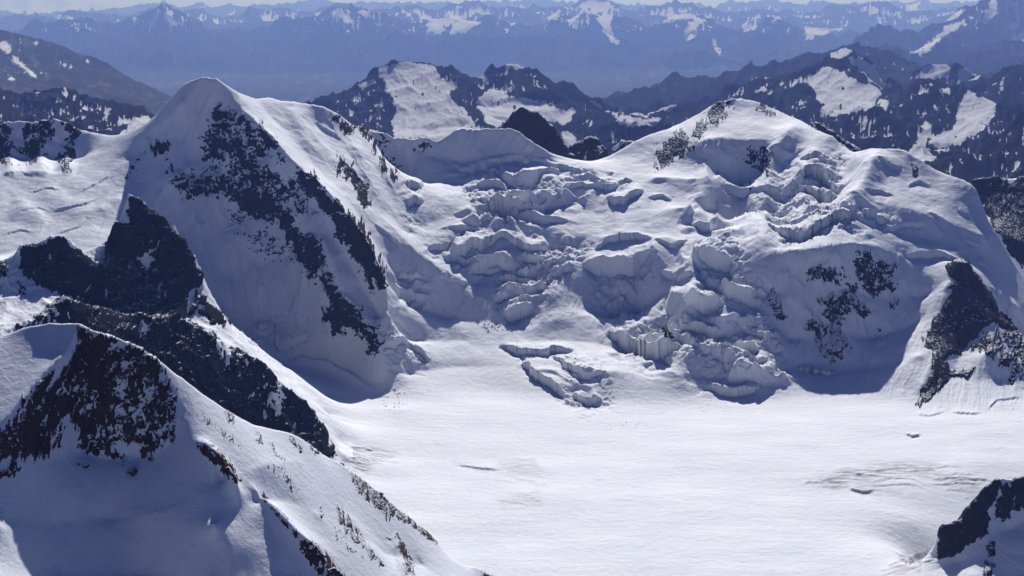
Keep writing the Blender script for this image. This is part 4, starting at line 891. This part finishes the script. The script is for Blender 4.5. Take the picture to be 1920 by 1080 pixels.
SMOOTHSNOW = [  # (outline, Ymin, Ymax) lying snow and glaciers, traced
 ([(712,128),(737,118),(763,115),(800,118),(815,124),(826,145),(850,155),(845,185),(860,200),(885,222),(905,248),(880,262),(740,262),(735,230),(742,200),(728,172),(710,146)], 9000, 13000),
 ([(890,196),(915,168),(960,180),(1020,192),(1082,207),(1062,236),(1000,230),(960,222),(930,238),(910,226)], 9000, 13000),
 ([(887,140),(905,138),(918,150),(915,158),(900,150)], 9000, 13000), ([(945,112),(975,115),(985,132),(970,135),(955,130),(948,140)], 9000, 13500), ([(668,160),(700,148),(705,158),(680,170)], 9000, 13000),
 ([(1108,190),(1150,208),(1250,196),(1276,186),(1270,202),(1220,212),(1150,214),(1130,206)], 9500, 14000), ([(1148,216),(1240,220),(1232,236),(1160,234)], 9500, 14000),
 ([(1055,240),(1085,262),(1062,290),(1050,270)], 8000, 11000), ([(1020,250),(1045,262),(1030,280)], 8000, 11000),
 ([(1553,97),(1575,88),(1590,87),(1598,95),(1580,108),(1560,108)], 10000, 14000), ([(1586,103),(1610,104),(1642,122),(1640,130),(1655,155),(1680,160),(1660,168),(1640,160),(1612,130),(1590,115)], 10000, 14000),
 ([(1520,140),(1550,126),(1575,135),(1600,144),(1625,160),(1655,168),(1650,192),(1625,205),(1580,216),(1540,220),(1545,200),(1530,190),(1520,160)], 9500, 13500),
 ([(1415,168),(1435,162),(1435,172),(1415,172)], 9500, 13500), ([(1430,140),(1450,132),(1450,142),(1435,150)], 9500, 13500), ([(1640,192),(1668,190),(1660,210),(1650,202)], 9000, 12000),
 ([(1707,146),(1730,126),(1755,116),(1775,118),(1785,126),(1775,145),(1740,148)], 12000, 16000), ([(1795,126),(1825,126),(1843,136),(1830,150),(1800,150)], 12000, 16000),
 ([(1812,165),(1840,181),(1868,190),(1868,210),(1850,235),(1825,255),(1790,278),(1760,285),(1740,270),(1765,250),(1785,245),(1790,225),(1795,200)], 8500, 12000),
 ([(1720,262),(1735,225),(1745,235),(1740,280),(1760,300),(1720,305),(1700,290)], 7800, 12000), ([(1760,170),(1785,160),(1780,176),(1765,178)], 9000, 12000), ([(1750,195),(1765,200),(1755,210)], 9000, 12000),
 ([(1690,92),(1715,102),(1730,110),(1745,92),(1770,70),(1812,45),(1805,36),(1775,48),(1745,75),(1722,90)], 20000, 32000), ([(1885,70),(1920,55),(1960,60),(1940,75),(1900,74)], 20000, 32000),
 ([(1770,40),(1800,30),(1810,15),(1790,20)], 20000, 33000), ([(1880,50),(1910,40),(1905,55)], 20000, 33000), ([(1835,45),(1858,0),(1872,-10),(1868,20),(1850,45)], 20000, 33000),
 ([(225,250),(254,222),(276,216),(282,232),(246,249)], 8000, 11000), ([(198,204),(207,205),(200,225),(212,246),(203,242),(195,222)], 8000, 11000), ([(118,160),(126,165),(124,180),(118,172)], 8000, 11000),
 ([(0,75),(18,82),(22,98),(40,115),(70,145),(66,147),(30,118),(15,100),(0,88)], 13000, 21000), ([(58,80),(75,78),(66,84)], 13000, 21000), ([(10,135),(22,140),(26,150),(20,148)], 13000, 21000),
 ([(1085,12),(1107,-6),(1130,2),(1155,10),(1140,25),(1100,25)], 38000, 60000), ([(1115,26),(1150,28),(1145,45),(1155,70),(1170,85),(1155,85),(1130,60)], 33000, 60000), ([(1060,40),(1085,28),(1095,32),(1070,42)], 33000, 60000),
 ([(1228,42),(1265,28),(1300,25),(1325,40),(1300,38),(1262,42)], 33000, 60000), ([(805,40),(845,32),(905,42),(870,66),(840,68),(855,45),(825,70),(800,72)], 33000, 60000), ([(785,36),(800,28),(810,36)], 33000, 60000),
 ([(943,45),(965,42),(968,50),(950,52)], 33000, 60000), ([(1020,35),(1045,24),(1060,28),(1035,38)], 33000, 60000), ([(1290,42),(1310,40),(1305,70),(1290,80),(1282,60)], 33000, 60000),
 ([(1508,52),(1550,55),(1565,58),(1530,70),(1510,78)], 30000, 60000), ([(1560,58),(1588,46),(1575,60)], 30000, 60000), ([(1390,45),(1420,42),(1420,52),(1395,60)], 30000, 60000), ([(1440,40),(1458,31),(1460,38),(1445,45)], 30000, 60000),
 ([(1336,70),(1342,72),(1352,100),(1350,114),(1342,95),(1336,84)], 28000, 60000), ([(250,30),(258,32),(255,55),(250,52)], 28000, 60000), ([(625,20),(640,15),(655,40),(640,50),(652,58)], 28000, 60000),
 ([(672,20),(692,16),(690,35),(680,28)], 28000, 60000), ([(1685,15),(1725,5),(1720,20),(1700,22)], 40000, 90000), ([(100,30),(130,28),(150,33),(120,38)], 35000, 60000),
]
dz2 = far_relief(v2, z2)
py0 = project(v2, z2 + dz2).astype(np.float32); Y2 = np.exp(v2).astype(np.float32)
vis2 = visible(py0, 3.0)
snow = np.zeros_like(py0)
wob = fbm(PX2 / 13, (v2 * F / 70).astype(np.float32), 0 * PX2, 5, 0.68)
for pts, a, b in SMOOTHSNOW:
    I = np.nonzero((PX2 > min(p[0] for p in pts) - 8) & (PX2 < max(p[0] for p in pts) + 8) & (py0 > min(p[1] for p in pts) - 8) & (py0 < max(p[1] for p in pts) + 8) & (Y2 > reach(a) - 300) & (Y2 < reach(b) + 300))
    sd = poly_sd(PX2[I], py0[I], pts) + wob[I] * 13.0 - 0.5
    snow[I] = np.maximum(snow[I], np.clip((sd + 1.2) / 2.4, 0, 1))
ssm = np.clip(blur(snow, 4, 4) * 1.3, 0, 1)
z2 = z2 + dz2 * (1 - 0.6 * ssm)
brk = fbm((PX2 + wob * 8) / 7, (v2 * F / 120).astype(np.float32), 0 * PX2 + 5, 4, 0.65) + fbm(PX2 / 34, (v2 * F / 90).astype(np.float32), 0 * PX2, 3)
snow *= 1 - 0.9 * np.clip((brk - 0.48) / 0.1, 0, 1)                     # rock showing through
# old snow left in gullies and on ledges, more of it high up
elev = np.clip((z2 - (ZC - 1250 * np.interp(Y2, [15000, 53000], [1, 1.28]))) / 900, 0, 1)
gul = fbm((PX2 + wob * 7) / 5, (v2 * F / 150).astype(np.float32), 0 * PX2, 4, 0.65) + fbm(PX2 / 40 + 3, (v2 * F / 120).astype(np.float32), 0 * PX2, 3) * 0.7
conv = -(z2 - blur(z2, 5, 5)) / (Y2 / F)
thr = np.interp(Y2, [7000, 22000, 43000, 53000, 72000, 95000], [0.38, 0.66, 0.50, 0.36, 0.36, 0.55])
old = np.clip((gul * 1.05 + np.clip(conv * 0.07, -0.35, 0.35) + elev * 0.38 - thr) / 0.12, 0, 1) * np.clip((elev - 0.12) * 6, 0, 1)
snow = np.maximum(snow, old)
scr = fbm((PX2 + wob * 10) / 16, (v2 * F / 170).astype(np.float32), 0 * PX2 + 8, 5, 0.6) + 0.5 * fbm(PX2 / 90, (v2 * F / 200).astype(np.float32), 0 * PX2 + 2, 3)
scree = np.clip((scr - 0.05) / 0.7, 0, 1)
P2 = grid_xyz(pxf, v2, z2)
N2 = grid_normals(P2)
m, nt, b = new_mat('far_rock_and_snow')
g = N_(nt, 'ShaderNodeNewGeometry').outputs['Position']
n1 = noise(nt, g, 1 / 900, 6, 0.65); n2 = noise(nt, g, 1 / 90, 5, 0.7)
rk = mix(nt, mapr(nt, n1, 0.35, 0.65, 0, 1), (0.015, 0.016, 0.022), (0.032, 0.030, 0.033)); rk = mix(nt, mapr(nt, n2, 0.35, 0.65, 0, 0.6), rk, (0.012, 0.012, 0.015))
sc_ = N_(nt, 'ShaderNodeAttribute', attribute_name='scree'); rk = mix(nt, sc_.outputs['Fac'], rk, (0.075, 0.074, 0.080))
at = N_(nt, 'ShaderNodeAttribute', attribute_name='snow')
f = mapr(nt, math_(nt, 'ADD', at.outputs['Fac'], math_(nt, 'MULTIPLY', math_(nt, 'SUBTRACT', n2, 0.5), 0.5)), 0.4, 0.6, 0, 1)
nt.links.new(mix(nt, f, rk, (0.64, 0.65, 0.68)), b.inputs['Base Color']); b.inputs['Roughness'].default_value = 1.0; b.inputs['Specular IOR Level'].default_value = 0.0
bump(nt, n2, 12, 0.4, b)
M_far = m
m, nt, b = new_mat('valley_ground')
g = N_(nt, 'ShaderNodeNewGeometry').outputs['Position']
n1 = noise(nt, g, 1 / 2500, 6, 0.6); n2 = noise(nt, g, 1 / 300, 5, 0.7)
vg = mix(nt, mapr(nt, n1, 0.35, 0.65, 0, 1), (0.035, 0.045, 0.030), (0.075, 0.070, 0.050)); vg = mix(nt, mapr(nt, n2, 0.4, 0.6, 0, 0.6), vg, (0.03, 0.036, 0.028))
at = N_(nt, 'ShaderNodeAttribute', attribute_name='snow')
sc_ = N_(nt, 'ShaderNodeAttribute', attribute_name='scree'); vg = mix(nt, sc_.outputs['Fac'], vg, (0.16, 0.155, 0.14))
nt.links.new(mix(nt, at.outputs['Fac'], vg, (0.78, 0.78, 0.80)), b.inputs['Base Color']); b.inputs['Roughness'].default_value = 1.0; b.inputs['Specular IOR Level'].default_value = 0.0
M_valley = m
lab2 = np.zeros(PX2.shape, np.int8)
lab2[(Y2 < reach(15800))] = 1
lab2[(Y2 < reach(15800)) & (PX2 > 1210)] = 2
lab2[(Y2 < reach(12000)) & (PX2 > 1665)] = 3
lab2[(Y2 < reach(8450)) & (PX2 > 1740)] = 4
lab2[(Y2 < reach(12500)) & (PX2 < 400)] = 5
lab2[(Y2 > reach(12500)) & (Y2 < reach(23000)) & (PX2 < 420)] = 6
lab2[(Y2 > reach(15800)) & (Y2 < reach(21500)) & (PX2 > 1100)] = 7
lab2[(Y2 > reach(21500)) & (Y2 < reach(34500)) & (PX2 > 1560)] = 8
lab2[(Y2 > reach(35500)) & (lab2 == 0)] = 9
lab2[(Y2 > reach(47500))] = 10
fl2 = lab2[:-1, :-1]
for k, (nm, mt, lb) in {0: ('valley_land', M_valley, 'wide blue hazy valley between the mountains and the far range'), 1: ('mountain', M_far, 'dark rock mountain with a bright hanging glacier behind the icy dome'),
        2: ('mountain', M_far, 'rocky mountain with a steep snow face and a white pointed top'), 3: ('mountain', M_far, 'dark rock mountain with a snow face and small glacier valley at its foot'),
        4: ('mountain', M_far, 'dark blue slope cutting in at the photo edge behind the right mountain'), 5: ('mountain', M_far, 'dark streaked rock ridge behind the snow saddle at the left'),
        6: ('hill', M_valley, 'long smooth brown hill sloping down into the hazy valley'), 7: ('mountain', M_far, 'dark rounded mountain behind the white pointed top'),
        8: ('mountain', M_far, 'hazy high mountain with a long white glacier tongue'), 9: ('mountain', M_far, 'long hazy blue range streaked with snow across the valley'),
        10: ('mountain', M_far, 'faintest pale ranges along the horizon')}.items():
    structure(emit(nm, P2, fl2 == k, mt, N=N2, attrs={'snow': snow, 'scree': scree}), lb)
log('far meshes')
#FAR_END
import bmesh
from mathutils import Vector, noise as mnoise
def ground(px, py, Y0, Y1):
    d = np.abs(PX - px) + np.abs(PYv - py) + np.where(VIS & (Yg > Y0) & (Yg < Y1), 0, 1e6)
    i = np.unravel_index(np.argmin(d), d.shape); return P[i].copy(), float(Yg[i]) / F
def lump(name, at, size, seed, mat, sub=3, sharp=0.55, sq=(1, 1, 1)):
    me = bpy.data.meshes.new(name); bm = bmesh.new(); bmesh.ops.create_icosphere(bm, subdivisions=sub, radius=1.0)
    for q in bm.verts:
        c = q.co.copy(); k = 1 + sharp * (mnoise.noise(c * 0.9 + Vector((seed, 0, 0)))) + 0.35 * sharp * mnoise.noise(c * 2.6 + Vector((0, seed, 0)))
        for ax in range(5):                                     # flat broken faces
            n = Vector((math.sin(seed * 3 + ax * 2.1), math.cos(seed + ax * 1.7), math.sin(ax * 1.3 + seed * 2))).normalized(); h = c.dot(n)
            if h > 0.72: k = min(k, 0.72 / h)
        q.co = Vector((c.x * k * size * sq[0], c.y * k * size * sq[1], c.z * k * size * sq[2]))
    bm.to_mesh(me); bm.free(); me.materials.append(mat)
    o = bpy.data.objects.new(name, me); COL.objects.link(o); o.location = Vector([float(x) for x in at]); o.rotation_euler = (0, 0, seed * 1.7)
    return o
for (x, y, r, lb) in ((248, 888, 9, 'lone grey boulder lying in the shaded snow under the brown cliff'), (161, 876, 7, 'snow dusted boulder just below the foot of the brown cliff'), (148, 871, 4, 'small boulder left of the snow dusted one below the brown cliff'),
                     (283, 862, 5, 'small boulder at the lowest point of the brown cliff foot'), (714, 918, 4, 'upright stone standing on the crag chain of the near crest')):
    p, k = ground(x, y, 900, 1400); p[2] += r * k * 0.25
    bo = tag(lump('boulder', p, r * k, x * 0.37, M_rock_near, 4, 0.6, (1.3, 1, 0.75)), lb, 'boulder')
    if 'dusted' in lb and 'left' not in lb:
        cap = lump('snow_cap', (0, 0, r * k * 0.42), r * k * 0.62, x * 0.21, M_snow_near, 3, 0.4, (1.35, 1.0, 0.42)); cap.parent = bo
_bk = np.random.RandomState(3)
protos = []
for (cx, cy, rx, ry, n, smin, smax, grp, lb) in (
    (738, 748, 26, 22, 46, 0.7, 1.9, 'ice blocks below the left serac band', 'small white ice block in the debris heap under the pointed peak'),
    (938, 613, 38, 11, 34, 0.8, 2.2, 'ice blocks in the upper basin', 'small white ice block in the avalanche heap of the upper basin'),
    (1175, 800, 40, 10, 26, 0.5, 1.3, 'ice blocks at the icefall toe', 'small white ice block scattered at the toe of the icefall'),
    (1340, 765, 30, 14, 18, 0.5, 1.4, 'ice blocks on the glacier edge', 'small white ice block fallen onto the glacier edge below the seracs')):
    for i in range(n):
        while True:
            a, b = _bk.uniform(-1, 1, 2)
            if a * a + b * b < 1: break
        p, k = ground(cx + a * rx, cy + b * ry, 2700, 3700); r = _bk.uniform(smin, smax) * k * (1.4 if i % 9 == 0 else 1)
        if len(protos) < 6: o = lump('ice_block', p, 1.0, 2.3 + len(protos), M_snow, 2, 0.7, (1.2, 1, 0.9)); protos.append(o)
        else: o = protos[i % 6].copy(); COL.objects.link(o); o.location = Vector([float(x) for x in p])
        o.scale = (r, r, r); o.location.z -= r * 0.3; o.rotation_euler = (_bk.uniform(0, 6), _bk.uniform(0, 6), _bk.uniform(0, 6)); tag(o, lb, 'ice block', grp)
# ------------------------------------------------------------------ light, air, camera
sun = bpy.data.lights.new('sun', 'SUN'); sun.energy = 4.95; sun.angle = R(0.5); sun.color = (0.955, 0.945, 1.0)
so = bpy.data.objects.new('sun', sun); COL.objects.link(so)
from mathutils import Vector
sd_ = Vector((math.sin(SUN_AZ) * math.cos(SUN_EL), math.cos(SUN_AZ) * math.cos(SUN_EL), math.sin(SUN_EL)))
so.rotation_euler = (-sd_).to_track_quat('-Z', 'Y').to_euler(); so.location = sd_ * 3000
w = bpy.data.worlds.new('World'); sc.world = w; w.use_nodes = True; nt = w.node_tree
bg = nt.nodes['Background']; sky = nt.nodes.new('ShaderNodeTexSky'); sky.sky_type = 'NISHITA'; sky.sun_disc = False
sky.sun_elevation = SUN_EL; sky.sun_rotation = SUN_AZ; sky.altitude = 4000; sky.air_density = 1.0; sky.dust_density = 0.0; sky.ozone_density = 4.0
cool = nt.nodes.new('ShaderNodeMix'); cool.data_type = 'RGBA'; cool.blend_type = 'MULTIPLY'; cool.inputs[0].default_value = 1.0; cool.inputs[7].default_value = (0.62, 0.62, 1.0, 1)
nt.links.new(sky.outputs[0], cool.inputs[6]); nt.links.new(cool.outputs[2], bg.inputs[0]); bg.inputs[1].default_value = 0.05

def haze_box(x0, x1, y0, y1, z0, z1, dens):
    me = bpy.data.meshes.new('haze')
    vs = [(x, y, z) for z in (z0, z1) for y in (y0, y1) for x in (x0, x1)]
    me.from_pydata(vs, [], [(0,2,3,1),(4,5,7,6),(0,1,5,4),(2,6,7,3),(0,4,6,2),(1,3,7,5)])
    m = bpy.data.materials.new('haze'); m.use_nodes = True; n = m.node_tree; n.nodes.clear()
    out = n.nodes.new('ShaderNodeOutputMaterial'); pv = n.nodes.new('ShaderNodeVolumePrincipled')
    pv.inputs['Density'].default_value = dens; pv.inputs['Color'].default_value = (0.225, 0.36, 0.95, 1); pv.inputs['Absorption Color'].default_value = (0.93, 0.91, 0.95, 1)
    pv.inputs['Anisotropy'].default_value = 0.2
    n.links.new(pv.outputs[0], out.inputs['Volume'])
    me.materials.append(m); o = bpy.data.objects.new('haze', me); COL.objects.link(o); o['kind'] = 'stuff'
# cloud bank beyond the far range at the left
me = bpy.data.meshes.new('cloud'); bm = bmesh.new()
YC = 197000.0
for (x, y, r) in ((-60, 2, 22), (-10, 0, 20), (40, 4, 17), (85, 2, 18), (130, 6, 13), (165, 8, 11), (192, 12, 7), (60, 10, 10), (110, 12, 9), (10, 10, 12), (-40, 12, 12)):
    k = YC / F; m4 = __import__('mathutils').Matrix.Translation(((x - 960) * k, YC, ZC - (y - YH) * k)) @ __import__('mathutils').Matrix.Diagonal((r * 1.7 * k, r * 1.2 * k, r * 0.8 * k, 1))
    bmesh.ops.create_icosphere(bm, subdivisions=3, radius=1.0, matrix=m4)
bm.to_mesh(me); bm.free()
cm_ = bpy.data.materials.new('cloud'); cm_.use_nodes = True; n = cm_.node_tree; n.nodes.clear()
out = n.nodes.new('ShaderNodeOutputMaterial'); pv = n.nodes.new('ShaderNodeVolumePrincipled'); tc = n.nodes.new('ShaderNodeNewGeometry')
dn = noise(n, tc.outputs['Position'], 1 / 2600, 5, 0.65); n.links.new(mapr(n, dn, 0.44, 0.66, 0, 0.0030), pv.inputs['Density'])
pv.inputs['Color'].default_value = (0.98, 0.98, 1, 1); n.links.new(pv.outputs[0], out.inputs['Volume']); me.materials.append(cm_)
co_ = bpy.data.objects.new('clouds', me); COL.objects.link(co_); co_['kind'] = 'stuff'
HAZE_TOP = ZC + 1300
haze_box(-110000, 110000, -3000, 190000, -2600, HAZE_TOP, 2.45e-5)

cam = bpy.data.cameras.new('camera'); co = bpy.data.objects.new('camera', cam); COL.objects.link(co); sc.camera = co
co.location = (0, 0, ZC); co.rotation_euler = (R(90), 0, 0)
cam.sensor_fit = 'HORIZONTAL'; cam.sensor_width = 36; cam.lens = F / 1920 * 36; cam.shift_y = -(540 - YH) / 1920
cam.clip_start = 10; cam.clip_end = 400000
sc.view_settings.view_transform = 'Standard'; sc.view_settings.look = 'None'; sc.view_settings.exposure = 0; sc.view_settings.gamma = 1
sc.cycles.max_bounces = 6; sc.cycles.diffuse_bounces = 1; sc.cycles.volume_bounces = 0; sc.cycles.use_denoising = True
sc.render.threads_mode = 'AUTO'
log('done')
